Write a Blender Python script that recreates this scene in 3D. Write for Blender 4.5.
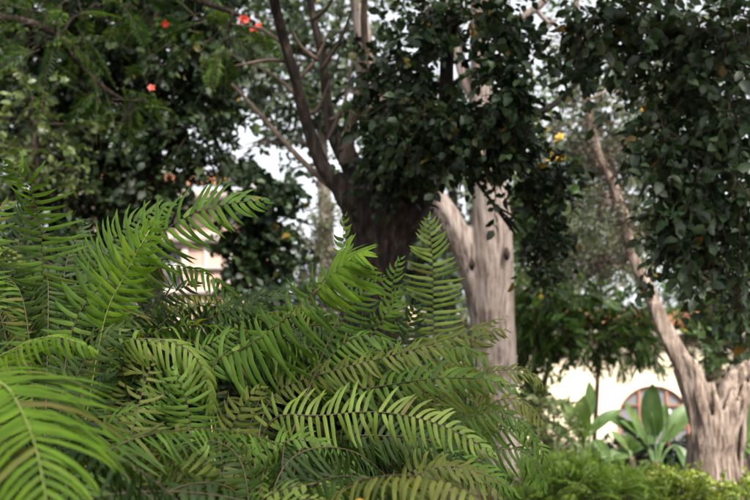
import bpy, math, random
import numpy as np
from mathutils import Vector, Matrix
R = math.radians
scene = bpy.context.scene
for o in list(bpy.data.objects): bpy.data.objects.remove(o)

# ------------------------------------------------------------------ camera
CAM = np.array([0.0, 0.0, 1.5]); FPX = 1042.0; PITCH = math.atan(180 / FPX)
cam_d = bpy.data.cameras.new('camera'); cam = bpy.data.objects.new('camera', cam_d)
scene.collection.objects.link(cam); scene.camera = cam
cam.location = CAM; cam.rotation_euler = (R(90) + PITCH, 0, 0)
cam_d.sensor_width = 36; cam_d.lens = FPX / 750 * 36
cam_d.clip_start = 0.05; cam_d.clip_end = 2000
cam_d.dof.use_dof = True; cam_d.dof.focus_distance = 2.35; cam_d.dof.aperture_fstop = 5.4

# ------------------------------------------------------------------ light
SUN_AZ, SUN_EL = 155.0, 48.0
w = bpy.data.worlds.new('World'); scene.world = w; w.use_nodes = True
nt = w.node_tree; bg = nt.nodes['Background']
sky = nt.nodes.new('ShaderNodeTexSky'); sky.sky_type = 'NISHITA'; sky.sun_disc = False
sky.sun_elevation = R(SUN_EL); sky.sun_rotation = R(SUN_AZ); sky.air_density = 1.0; sky.dust_density = 4.0
hs = nt.nodes.new('ShaderNodeHueSaturation'); hs.inputs['Saturation'].default_value = 0.2
nt.links.new(sky.outputs[0], hs.inputs['Color']); nt.links.new(hs.outputs[0], bg.inputs[0])
bg.inputs[1].default_value = 0.15
sl = bpy.data.lights.new('sun', 'SUN'); sl.energy = 2.6; sl.angle = R(6); sl.color = (1, .92, .8)
so = bpy.data.objects.new('sun', sl); scene.collection.objects.link(so)
sd = Vector((math.sin(R(SUN_AZ)) * math.cos(R(SUN_EL)), math.cos(R(SUN_AZ)) * math.cos(R(SUN_EL)), math.sin(R(SUN_EL))))
so.rotation_euler = sd.to_track_quat('Z', 'Y').to_euler(); so.location = (0, -5, 20)
vs = scene.view_settings; vs.view_transform = 'Standard'; vs.look = 'None'; vs.gamma = 1; vs.exposure = 1.4
vs.use_curve_mapping = False
scene.render.engine = 'CYCLES'
scene.cycles.max_bounces = 7; scene.cycles.diffuse_bounces = 4; scene.cycles.glossy_bounces = 2; scene.cycles.transmission_bounces = 4

# ------------------------------------------------------------------ helpers
rng = np.random.default_rng(7)
FW = np.array([0, math.cos(PITCH), math.sin(PITCH)]); UP = np.array([0, -math.sin(PITCH), math.cos(PITCH)]); RT = np.array([1.0, 0, 0])
def P(px, py, d):                       # photo position and distance -> point of the garden
    return CAM + d * (FW + (px - 375) / FPX * RT + (250 - py) / FPX * UP)
def proj(p):
    v = np.asarray(p) - CAM; d = v @ FW
    return 375 + FPX * (v @ RT) / d, 250 - FPX * (v @ UP) / d, d
def sm(a, b, x): t = np.clip((x - a) / (b - a), 0, 1); return t * t * (3 - 2 * t)
def gz(x, y):                           # height of the ground
    bed = 1.08 * sm(0.15, 1.1, y) * (1 - sm(7.5, 9.5, y)) * (1 - sm(0.75, 1.9, x)) * sm(-9, -7, x)
    back = 0.88 * sm(8.5, 11.5, y) * (1 - sm(17, 22, y)) * sm(0.2, 2.5, x) * (1 - sm(12, 16, x))
    return np.maximum(bed, back) + 0.03 * np.sin(x * 1.7 + y) * np.cos(y * 1.3 - x * .6)
def norm(v): v = np.asarray(v, float); return v / (np.linalg.norm(v, axis=-1, keepdims=True) + 1e-9)

def mesh_np(name, verts, faces, smooth=False, attr=None):
    """faces: list of (F,k) int arrays"""
    me = bpy.data.meshes.new(name); verts = np.ascontiguousarray(verts, np.float32)
    me.vertices.add(len(verts)); me.vertices.foreach_set('co', verts.ravel())
    nl = sum(f.size for f in faces); nf = sum(len(f) for f in faces)
    me.loops.add(nl); me.polygons.add(nf)
    me.loops.foreach_set('vertex_index', np.concatenate([f.ravel() for f in faces]).astype(np.int32))
    tot = np.concatenate([np.full(len(f), f.shape[1]) for f in faces]).astype(np.int32)
    st = np.concatenate([[0], np.cumsum(tot)[:-1]]).astype(np.int32)
    me.polygons.foreach_set('loop_start', st)
    if smooth: me.polygons.foreach_set('use_smooth', np.ones(nf, bool))
    if attr is not None:
        a = me.attributes.new('rnd', 'FLOAT', 'POINT'); a.data.foreach_set('value', np.ascontiguousarray(attr, np.float32))
    me.update(calc_edges=True); return me

def link(name, me, mat=None, parent=None, label=None, cat=None, group=None, kind=None):
    o = bpy.data.objects.new(name, me); scene.collection.objects.link(o)
    if mat is not None and me is not None and not me.materials: me.materials.append(mat)
    if parent is not None: o.parent = parent
    for k, v in (('label', label), ('category', cat), ('group', group), ('kind', kind)):
        if v: o[k] = v
    return o
def thing(name, label, cat, loc, group=None):
    o = link(name, None, None, None, label, cat, group); o.location = [float(c) for c in loc]; o.empty_display_size = .1
    return o
def part(name, parent, mat, verts, faces, smooth=False, attr=None, kind=None, label=None):
    v = np.asarray(verts, float) - np.array(parent_origin(parent))
    return link(name, mesh_np(name, v, faces, smooth, attr), mat, parent, kind=kind, label=label)
def parent_origin(p):
    l = np.zeros(3)
    while p is not None: l = l + np.array(p.location); p = p.parent
    return l

def catmull(pts, n):
    pts = np.asarray(pts, float); pts = np.vstack([2 * pts[0] - pts[1], pts, 2 * pts[-1] - pts[-2]])
    k = len(pts) - 3; out = []
    for i in range(k):
        p0, p1, p2, p3 = pts[i:i + 4]
        for t in np.linspace(0, 1, n, endpoint=(i == k - 1)):
            out.append(.5 * (2 * p1 + (p2 - p0) * t + (2 * p0 - 5 * p1 + 4 * p2 - p3) * t * t + (3 * p1 - p0 - 3 * p2 + p3) * t ** 3))
    return np.array(out)
def resample(c, n):
    s = np.concatenate([[0], np.cumsum(np.linalg.norm(np.diff(c[:, :3], axis=0), axis=1))])
    u = np.linspace(0, s[-1], n); return np.stack([np.interp(u, s, c[:, j]) for j in range(c.shape[1])], 1), s[-1]

def tube(pts, radii, seg=8, n=6, rough=0.0, ridge=0.0, nr=7, seed=0, cap=True):
    c = catmull(np.column_stack([pts, radii]), n); p, r = c[:, :3], c[:, 3]; m = len(p)
    T = norm(np.gradient(p, axis=0)); N = np.cross(T[0], [0.3, 1, 0.2]); N = norm(N); rs = np.random.default_rng(seed)
    ang = np.arange(seg) / seg * 2 * math.pi; V = []
    ph = rs.uniform(0, 6.28, 6)
    for i in range(m):
        N = norm(N - T[i] * (N @ T[i])); B = np.cross(T[i], N)
        rr = r[i] * (1 + ridge * np.sin(ang * nr + ph[0] + i * .12) + ridge * .6 * np.sin(ang * (nr * 2 - 3) + ph[1] - i * .2)
                     + rough * (np.sin(ang * 2 + i * .9 + ph[2]) * .5 + rs.uniform(-.5, .5, seg) + .4 * math.sin(i * .7 + ph[3])))
        V.append(p[i] + rr[:, None] * (np.cos(ang)[:, None] * N + np.sin(ang)[:, None] * B))
    V = np.vstack(V); i0 = np.arange(m - 1)[:, None] * seg; j = np.arange(seg)[None]; j2 = (j + 1) % seg
    F = [np.stack([i0 + j, i0 + j2, i0 + seg + j2, i0 + seg + j], -1).reshape(-1, 4)]
    if cap: F.append(np.arange(seg)[None, ::-1]); F.append((np.arange(seg) + (m - 1) * seg)[None])
    return V, F
def join(parts):
    V = []; by = {}; off = 0
    for v, fs in parts:
        V.append(v)
        for f in fs: by.setdefault(f.shape[1], []).append(f + off)
        off += len(v)
    return np.vstack(V), [np.vstack(b) for b in by.values()]
def box(x0, x1, y0, y1, z0, z1):
    v = np.array([[x, y, z] for z in (z0, z1) for y in (y0, y1) for x in (x0, x1)], float)
    return v, [np.array([[0, 2, 3, 1], [4, 5, 7, 6], [0, 1, 5, 4], [2, 6, 7, 3], [0, 4, 6, 2], [1, 3, 7, 5]])]
def fused(name, parent, mat, tubes, voxel, smooth=3):
    """several tubes grown together into one trunk"""
    v, f = join(tubes); o = part(name, parent, mat, v, f)
    m = o.modifiers.new('r', 'REMESH'); m.mode = 'VOXEL'; m.voxel_size = voxel; m.use_smooth_shade = True
    s = o.modifiers.new('s', 'SMOOTH'); s.factor = .5; s.iterations = smooth
    dg = bpy.context.evaluated_depsgraph_get(); me = bpy.data.meshes.new_from_object(o.evaluated_get(dg))
    o.modifiers.clear(); old = o.data; o.data = me; bpy.data.meshes.remove(old)
    if not me.materials: me.materials.append(mat)
    return o

# ------------------------------------------------------------------ materials
def newmat(name):
    m = bpy.data.materials.new(name); m.use_nodes = True; n = m.node_tree
    return m, n, n.nodes['Principled BSDF'], n.nodes['Material Output']
def nd(n, t, **kw):
    x = n.nodes.new(t)
    for k, v in kw.items():
        if k in x.inputs: x.inputs[k].default_value = v
        else: setattr(x, k, v)
    return x
def ramp(n, stops):
    r = n.nodes.new('ShaderNodeValToRGB'); e = r.color_ramp.elements
    while len(e) < len(stops): e.new(.5)
    for el, (p, c) in zip(e, stops): el.position = p; el.color = (*c, 1)
    return r
def leafmat(name, stops, rough=.42, trans=.3, tint=(1.25, 1.35, .55), spec=.5, nscale=9):
    m, n, b, out = newmat(name)
    at = nd(n, 'ShaderNodeAttribute', attribute_name='rnd'); oi = nd(n, 'ShaderNodeObjectInfo')
    ad = nd(n, 'ShaderNodeMath', operation='ADD'); fr = nd(n, 'ShaderNodeMath', operation='FRACT')
    n.links.new(at.outputs['Fac'], ad.inputs[0]); n.links.new(oi.outputs['Random'], ad.inputs[1]); n.links.new(ad.outputs[0], fr.inputs[0])
    r = ramp(n, stops); n.links.new(fr.outputs[0], r.inputs[0])
    geo = nd(n, 'ShaderNodeNewGeometry'); tx = nd(n, 'ShaderNodeTexNoise', Scale=nscale * 4, Detail=2.0)
    n.links.new(geo.outputs['Position'], tx.inputs['Vector'])
    mr = nd(n, 'ShaderNodeMapRange'); mr.inputs['From Min'].default_value = .3; mr.inputs['From Max'].default_value = .7
    mr.inputs['To Min'].default_value = .75; mr.inputs['To Max'].default_value = 1.2
    n.links.new(tx.outputs['Fac'], mr.inputs['Value'])
    mx = nd(n, 'ShaderNodeMix', data_type='RGBA', blend_type='MULTIPLY'); mx.inputs['Factor'].default_value = 1
    n.links.new(r.outputs[0], mx.inputs[6]); n.links.new(mr.outputs[0], mx.inputs[7])
    n.links.new(mx.outputs[2], b.inputs['Base Color']); b.inputs['Roughness'].default_value = rough
    b.inputs['Specular IOR Level'].default_value = spec
    tr = nd(n, 'ShaderNodeBsdfTranslucent'); m2 = nd(n, 'ShaderNodeMix', data_type='RGBA', blend_type='MULTIPLY')
    m2.inputs['Factor'].default_value = 1; m2.inputs[7].default_value = (*tint, 1)
    n.links.new(mx.outputs[2], m2.inputs[6]); n.links.new(m2.outputs[2], tr.inputs['Color'])
    ms = nd(n, 'ShaderNodeMixShader'); ms.inputs[0].default_value = trans
    n.links.new(b.outputs[0], ms.inputs[1]); n.links.new(tr.outputs[0], ms.inputs[2]); n.links.new(ms.outputs[0], out.inputs['Surface'])
    return m
def barkmat(name, stops, scale=6, stretch=.12, bump=.5, rough=.85, blotch=1.0):
    m, n, b, out = newmat(name)
    tc = nd(n, 'ShaderNodeTexCoord'); mp = nd(n, 'ShaderNodeMapping'); mp.inputs['Scale'].default_value = (1, 1, stretch)
    n.links.new(tc.outputs['Object'], mp.inputs['Vector'])
    t1 = nd(n, 'ShaderNodeTexNoise', Scale=scale * 4, Detail=8.0, Roughness=.65); n.links.new(mp.outputs[0], t1.inputs['Vector'])
    t2 = nd(n, 'ShaderNodeTexNoise', Scale=scale * .8, Detail=4.0); n.links.new(tc.outputs['Object'], t2.inputs['Vector'])
    mx = nd(n, 'ShaderNodeMath', operation='MULTIPLY_ADD'); mx.inputs[1].default_value = .5 * blotch
    n.links.new(t2.outputs['Fac'], mx.inputs[0])
    m3 = nd(n, 'ShaderNodeMath', operation='MULTIPLY'); m3.inputs[1].default_value = 1 - .5 * blotch
    n.links.new(t1.outputs['Fac'], m3.inputs[0]); n.links.new(m3.outputs[0], mx.inputs[2])
    r = ramp(n, stops); n.links.new(mx.outputs[0], r.inputs[0]); n.links.new(r.outputs[0], b.inputs['Base Color'])
    b.inputs['Roughness'].default_value = rough; b.inputs['Specular IOR Level'].default_value = .25
    bp = nd(n, 'ShaderNodeBump'); bp.inputs['Strength'].default_value = bump; bp.inputs['Distance'].default_value = .02
    n.links.new(t1.outputs['Fac'], bp.inputs['Height']); n.links.new(bp.outputs[0], b.inputs['Normal'])
    return m
def plain(name, c, rough=.7, var=.12, scale=4, spec=.4, bump=.1):
    m, n, b, out = newmat(name); tc = nd(n, 'ShaderNodeTexCoord')
    t = nd(n, 'ShaderNodeTexNoise', Scale=scale, Detail=6.0, Roughness=.6); n.links.new(tc.outputs['Object'], t.inputs['Vector'])
    r = ramp(n, [(.3, tuple(x * (1 - var) for x in c)), (.7, tuple(min(1, x * (1 + var)) for x in c))])
    n.links.new(t.outputs['Fac'], r.inputs[0]); n.links.new(r.outputs[0], b.inputs['Base Color'])
    b.inputs['Roughness'].default_value = rough; b.inputs['Specular IOR Level'].default_value = spec
    bp = nd(n, 'ShaderNodeBump'); bp.inputs['Strength'].default_value = bump; bp.inputs['Distance'].default_value = .02
    n.links.new(t.outputs['Fac'], bp.inputs['Height']); n.links.new(bp.outputs[0], b.inputs['Normal'])
    return m

M = {}
M['soil'] = barkmat('soil', [(.3, (.018, .013, .009)), (.55, (.06, .042, .027)), (.75, (.11, .08, .05))], 3, 1, .8)
M['grass_ground'] = plain('ground', (.05, .045, .028), .95, .4, 2.5, .1, .5)
M['bark_dark'] = barkmat('bark_dark', [(.38, (.006, .0045, .004)), (.48, (.018, .012, .009)), (.55, (.034, .023, .017)), (.64, (.075, .056, .044))], 9, .16, 1.0, .85, .5)
M['bark_brown'] = barkmat('bark_brown', [(.3, (.05, .036, .028)), (.5, (.11, .078, .06)), (.7, (.2, .15, .12))], 9, .2, .9)
M['bark_pale'] = barkmat('bark_pale', [(.38, (.065, .046, .038)), (.46, (.165, .126, .108)), (.53, (.24, .196, .172)), (.63, (.32, .285, .26))], 7, .05, .9, .8, .45)
M['bark_gnarl'] = barkmat('bark_gnarl', [(.38, (.06, .042, .033)), (.46, (.16, .118, .093)), (.53, (.27, .21, .172)), (.63, (.40, .335, .285))], 9, .10, 1.0, .85, .45)
M['twig'] = plain('twig', (.07, .05, .035), .85, .3, 20)
YEL = (.42, .27, .02)
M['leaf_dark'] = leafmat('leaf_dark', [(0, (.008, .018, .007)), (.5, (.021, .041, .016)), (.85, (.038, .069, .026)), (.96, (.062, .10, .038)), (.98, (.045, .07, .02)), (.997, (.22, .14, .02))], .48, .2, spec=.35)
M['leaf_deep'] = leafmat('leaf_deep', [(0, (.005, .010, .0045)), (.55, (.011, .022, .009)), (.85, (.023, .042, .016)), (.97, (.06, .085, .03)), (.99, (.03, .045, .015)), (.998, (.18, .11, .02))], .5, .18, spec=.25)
M['leaf_sheen'] = leafmat('leaf_sheen', [(0, (.010, .022, .009)), (.45, (.026, .048, .019)), (.85, (.048, .08, .034)), (.95, (.08, .115, .055)), (.975, (.08, .05, .02)), (.996, (.26, .16, .02))], .45, .2, spec=.45)
M['leaf_grey'] = leafmat('leaf_grey', [(0, (.03, .05, .03)), (.5, (.055, .085, .048)), (1, (.095, .125, .07))], .5, .25)
M['leaf_mid'] = leafmat('leaf_mid', [(0, (.025, .05, .014)), (.5, (.05, .10, .025)), (.95, (.10, .16, .04)), (.97, YEL)], .4, .3)
M['leaf_light'] = leafmat('leaf_light', [(0, (.04, .065, .018)), (.5, (.085, .12, .035)), (1, (.18, .21, .08))], .45, .3)
M['leaf_olive'] = leafmat('leaf_olive', [(0, (.06, .075, .045)), (.6, (.12, .14, .085)), (1, (.20, .21, .13))], .6, .2)
M['leaf_feather'] = leafmat('leaf_feather', [(0, (.016, .038, .007)), (.6, (.033, .072, .012)), (1, (.075, .12, .02))], .5, .35, spec=.25)
M['leaf_hedge'] = leafmat('leaf_hedge', [(0, (.14, .24, .04)), (.6, (.25, .38, .065)), (1, (.36, .48, .11))], .6, .45)
M['leaf_yellowgreen'] = leafmat('leaf_yellowgreen', [(0, (.09, .14, .02)), (.6, (.17, .24, .035)), (1, (.30, .34, .06))], .5, .35)
M['leaf_banana'] = leafmat('leaf_banana', [(0, (.065, .12, .038)), (.6, (.105, .175, .055)), (1, (.17, .25, .085))], .4, .3, nscale=2)
M['leaf_croton'] = leafmat('leaf_croton', [(0, (.05, .10, .02)), (.45, (.12, .18, .03)), (.6, (.36, .28, .03)), (.8, (.42, .2, .03)), (1, (.25, .06, .02))], .4, .3)
M['yellow_flower'] = leafmat('yellow_flower', [(0, (.6, .36, .01)), (1, (.75, .5, .03))], .5, .3, (1, 1, 1))
M['red_flower'] = leafmat('red_flower', [(0, (.42, .022, .012)), (1, (.55, .06, .02))], .5, .3, (1, 1, 1))
def fernmat(nm, a, b, c, rough=.58, tr=.42): return leafmat(nm, [(0, a), (.5, b), (.965, c), (.995, (.10, .095, .022))], rough, tr, (1.3, 1.3, .45), .22, 6)
M['fern_bright'] = fernmat('fern_bright', (.062, .125, .006), (.08, .155, .008), (.11, .185, .012))
M['fern_green'] = fernmat('fern_green', (.040, .083, .010), (.058, .112, .013), (.08, .144, .019))
M['fern_dark'] = fernmat('fern_dark', (.012, .028, .006), (.020, .042, .007), (.032, .06, .010))
M['fern_olive'] = fernmat('fern_olive', (.06, .078, .013), (.088, .106, .018), (.12, .134, .028))
M['fern_pale'] = fernmat('fern_pale', (.09, .138, .023), (.122, .174, .032), (.16, .212, .047))
M['fern_brown'] = fernmat('fern_brown', (.04, .030, .014), (.06, .046, .02), (.08, .064, .026), .7, .15)
M['rachis'] = plain('rachis', (.05, .034, .016), .6, .3, 30)
M['rachis_green'] = plain('rachis_green', (.17, .2, .04), .55, .2, 30)

# ------------------------------------------------------------------ leaves and crowns
def T_oval(w=.3):
    mx = [0, .33, .70, 1.0]; v = [[mx[i], 0, [0, .03, .0, -.10][i]] for i in range(4)]
    v += [[.30, w, .10], [.70, w * .82, .06], [.30, -w, .10], [.70, -w * .82, .06]]
    return np.array(v), [np.array([[0, 4, 1], [2, 5, 3], [0, 1, 6], [2, 3, 7]]), np.array([[1, 4, 5, 2], [1, 2, 7, 6]])]
def T_dia(w=.3): return np.array([[0, 0, 0], [.45, w, .08], [1, 0, -.08], [.45, -w, .08]]), [np.array([[0, 2, 1], [0, 3, 2]])]
def instance(tpl, pos, ax, sc, rnd):
    tv, tf = tpl; n = len(pos); V = len(tv)
    ver = pos[:, None] + np.einsum('vk,nkj->nvj', tv, ax) * sc[:, None, None]
    off = (np.arange(n) * V)[:, None, None]
    return ver.reshape(-1, 3), [(f[None] + off).reshape(-1, f.shape[1]) for f in tf], np.repeat(rnd, V)
def frames(d, nrm):
    d = norm(d); y = norm(np.cross(nrm, d)); z = np.cross(d, y); return np.stack([d, y, z], 1)
def twigs_in(clumps, r):
    S, D = [], []
    for (c, rad, n) in clumps:
        u = norm(r.normal(size=(n, 3))); q = r.uniform(.12, 1, n) ** .55
        # lumpy outline
        lum = 1 + .22 * np.sin(u[:, 0] * 5 + c[0] * 9) * np.cos(u[:, 2] * 6 + c[2] * 7)
        S.append(c + u * (q * lum)[:, None] * rad); D.append(u * .7 + r.normal(size=(n, 3)) * .55)
    return np.vstack(S), np.vstack(D)
def spray(S, D, r, L, K, size, droop=.35, upn=.8, jitter=.5, feather=False):
    """leaves set along twigs: returns pos, axes, scale"""
    n = len(S); D = norm(D + np.array([0, 0, -droop])); L = L * r.uniform(.6, 1.25, n)
    t = (np.arange(K) + .6) / K; side = np.where(np.arange(K) % 2 == 0, 1, -1)
    p = S[:, None] + D[:, None] * (t[None, :, None] * L[:, None, None]) - np.array([0, 0, 1]) * ((t ** 2)[None, :, None] * L[:, None, None] * .28)
    nn = norm(np.array([0, 0, upn]) + r.normal(size=(n, 3)) * .45); lat = norm(np.cross(D, nn))
    if feather:
        d = lat[:, None] * side[None, :, None] + D[:, None] * .45 + np.array([0, 0, -.18])
        nr = np.repeat(nn[:, None], K, 1) + r.normal(size=(n, K, 3)) * .12
    else:
        d = lat[:, None] * side[None, :, None] * .8 + D[:, None] * .5 + r.normal(size=(n, K, 3)) * jitter + np.array([0, 0, -droop * .6])
        nr = nn[:, None] + r.normal(size=(n, K, 3)) * .5
    p = p.reshape(-1, 3); d = d.reshape(-1, 3); nr = nr.reshape(-1, 3)
    sc = size * r.uniform(.6, 1.25, len(p))
    if feather: sc = sc * np.tile(np.sin(np.clip(t * .9 + .1, 0, 1) * math.pi) * .8 + .25, n)
    return p, frames(d, nr), sc
def twig_mesh(S, D, L, rad, droop):
    D = norm(D + np.array([0, 0, -droop])); n = len(S)
    lat = norm(np.cross(D, [0.31, .2, 1])); up = np.cross(lat, D); V = np.zeros((n, 9, 3))
    for k, (t, rr) in enumerate(((-.25, 1), (.4, .8), (1, .3))):
        c = S + D * (t * L) - np.array([0, 0, 1]) * (max(t, 0) ** 2 * L * .28)
        for a in range(3): V[:, k * 3 + a] = c + rad * rr * (math.cos(a * 2.094) * lat + math.sin(a * 2.094) * up)
    f = np.array([[k * 3 + a, k * 3 + (a + 1) % 3, k * 3 + 3 + (a + 1) % 3, k * 3 + 3 + a] for k in range(2) for a in range(3)])
    return V.reshape(-1, 3), [(f[None] + (np.arange(n) * 9)[:, None, None]).reshape(-1, 4)]
def clump(px, py, d, rx, ry, rz, n):     # ellipsoid of foliage: radii across and up in photo pixels at its distance, rz in metres
    return (P(px, py, d), np.array([rx * d / FPX, rz, ry * d / FPX]), n)
def crown(root, clumps, leafm, seed, L=.25, K=8, size=.06, tpl=None, droop=.35, feather=False, twig=True, name='crown', single=0, jitter=.5, twr=.0022, upn=.8):
    r = np.random.default_rng(seed); S, D = twigs_in(clumps, r); tpl = tpl or T_oval()
    p, ax, sc = spray(S, D, r, L, K, size, droop, feather=feather, jitter=jitter, upn=upn)
    rn = r.uniform(0, 1, len(p)) * .35 + np.repeat(r.uniform(0, .65, len(S)), K)
    keep = np.ones(len(p), bool)
    if single:                           # the leaves that show largest are objects of their own
        x, y, d = proj(p); face = np.abs(np.einsum('nj,nj->n', ax[:, 2], norm(p - CAM)))
        show = np.where((x > 3) & (x < 747) & (y > 3) & (y < 497), sc * (face + .15) / d ** 2.2, 0)
        idx = np.argsort(-show)[:single]; keep[idx] = False
        me = mesh_np('leaf', tpl[0], tpl[1]); me.materials.append(leafm); o0 = parent_origin(root)
        for i in idx:
            o = link('leaf', me, None, root); m = Matrix(np.column_stack([ax[i].T * sc[i], p[i] - o0]).tolist() + [[0, 0, 0, 1]])
            o.matrix_basis = m
    v, f, a = instance(tpl, p[keep], ax[keep], sc[keep], rn[keep])
    part(name, root, leafm, v, f, attr=a, kind='stuff')
    if twig:
        v, f = twig_mesh(S, D, L, twr, droop); part('twigs', root, M['twig'], v, f, kind='stuff')
def boughs(root, clumps, pts, mat, r0, seed, r1=.004):
    """a bough from the nearest limb point to the middle of each clump"""
    r = random.Random(seed); pts = np.asarray(pts)
    for c, rad, n in clumps:
        a = pts[np.argmin(np.linalg.norm(pts - c, axis=1) + .3 * np.maximum(0, pts[:, 2] - c[2]))]; dd = c - a; l = np.linalg.norm(dd)
        if l < .05: continue
        sag = np.array([r.uniform(-.12, .12), r.uniform(-.12, .12), .16]) * l
        mids = [a, a + dd * .35 + sag, a + dd * .7 + sag * .7, c + dd / l * min(rad) * .5]
        v, f = tube(mids, [r0, r0 * .75, r0 * .5, r1], 6, 4, .15, seed=r.randint(0, 999)); part('branch', root, mat, v, f, True)
        for q in range(3):
            e = c + np.array([r.uniform(-1, 1), r.uniform(-1, 1), r.uniform(-1, 1)]) * rad * .85; s = a + dd * r.uniform(.5, .8) + sag * .8
            v, f = tube([s, (s + e) / 2 + np.array([0, 0, .08 * l]), e], [r0 * .5, r0 * .35, r1 * .7], 5, 4, .1, seed=q); part('branch', root, mat, v, f, True)
def limb(root, mat, pxs, rads, seg=10, n=8, ridge=.05, rough=.05, seed=0, name='limb'):
    pts = [P(*q) if len(q) == 3 else np.array(q[:3]) for q in pxs]
    v, f = tube(pts, rads, seg, n, rough, ridge, seed=seed); part(name, root, mat, v, f, True)
    return list(catmull(np.array(pts), 5))
def ground_at(px, d, sink=.12):
    q = P(px, 430, d); return np.array([q[0], q[1], float(gz(q[0], q[1])) - sink])

# ------------------------------------------------------------------ ground
def build_ground():
    a = np.concatenate([-np.geomspace(400, 14, 14), np.linspace(-13, 13, 131), np.geomspace(14, 400, 14)])
    X, Y = np.meshgrid(a, a + 6, indexing='ij'); Z = gz(X, Y); n = len(a)
    Z = Z + .012 * np.sin(X * 9.1 + Y * 3) * np.cos(Y * 8.3) * (np.abs(X) < 13)
    i = np.arange(n - 1); I, J = np.meshgrid(i, i, indexing='ij'); k = (I * n + J).ravel()
    me = mesh_np('ground', np.stack([X, Y, Z], -1).reshape(-1, 3), [np.stack([k, k + n, k + n + 1, k + 1], 1)], True)
    link('ground', me, M['soil'], kind='structure')
build_ground()

# ------------------------------------------------------------------ houses
M['wall_cream'] = plain('wall_cream', (.80, .70, .52), .85, .05, 1.2, .2)
M['wall_peach'] = plain('wall_peach', (.40, .265, .215), .85, .08, 1.5, .2)  # lowered evenly: the shade on this house is put into its colour
M['stone_trim'] = plain('stone_trim', (.36, .30, .27), .8, .1, 2, .3)
M['terracotta'] = plain('terracotta', (.50, .23, .13), .8, .3, 3, .2)
M['frame_orange'] = plain('frame_orange', (.24, .105, .06), .5, .1, 3)
M['glass'] = plain('glass', (.16, .16, .17), .12, .1, .6, .6, .02)
M['white_globe'] = plain('white_globe', (.8, .8, .78), .3, .02)
def arch_strip(x0, z0, r0, r1, y0, y1, n=20):
    a = np.linspace(0, math.pi, n); V = []
    for yy in (y0, y1):
        for rr in (r0, r1): V += [[x0 + rr * math.cos(t), yy, z0 + rr * math.sin(t)] for t in a]
    V = np.array(V); i = np.arange(n - 1); q = lambda A, B: np.stack([A * n + i, A * n + i + 1, B * n + i + 1, B * n + i], 1)
    return V, [np.vstack([q(0, 1), q(3, 2), q(0, 2)[:, ::-1], q(1, 3)])]
def roof_tiles(root, x0, x1, y0, y1, z0, z1, px=.28):
    """tiled slope: half-round cover tiles side by side, with the eaves' ends showing"""
    V = []; F = []; k = 0; xs = np.arange(x0, x1, px); a = np.linspace(0, math.pi, 7)
    rows = 9
    for i, x in enumerate(xs):
        for j in range(rows):
            t0, t1 = j / rows - .01, (j + 1) / rows + .02
            for t, up in ((t0, .05), (t1, .0)):
                V += [[x + px * .5 - px * .5 * math.cos(q), y0 + (y1 - y0) * t, z0 + (z1 - z0) * t + up + px * .42 * math.sin(q)] for q in a]
            F += [[k + q, k + q + 1, k + 8 + q, k + 7 + q] for q in range(6)]; k += 14
    part('roof_tiles', root, M['terracotta'], np.array(V), [np.array(F)], True, kind='stuff')
    v, f = box(x0, x1, y0 + .02, y1, z0 - .22, z0 - .02); part('eaves_board', root, M['stone_trim'], v, f)
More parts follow.
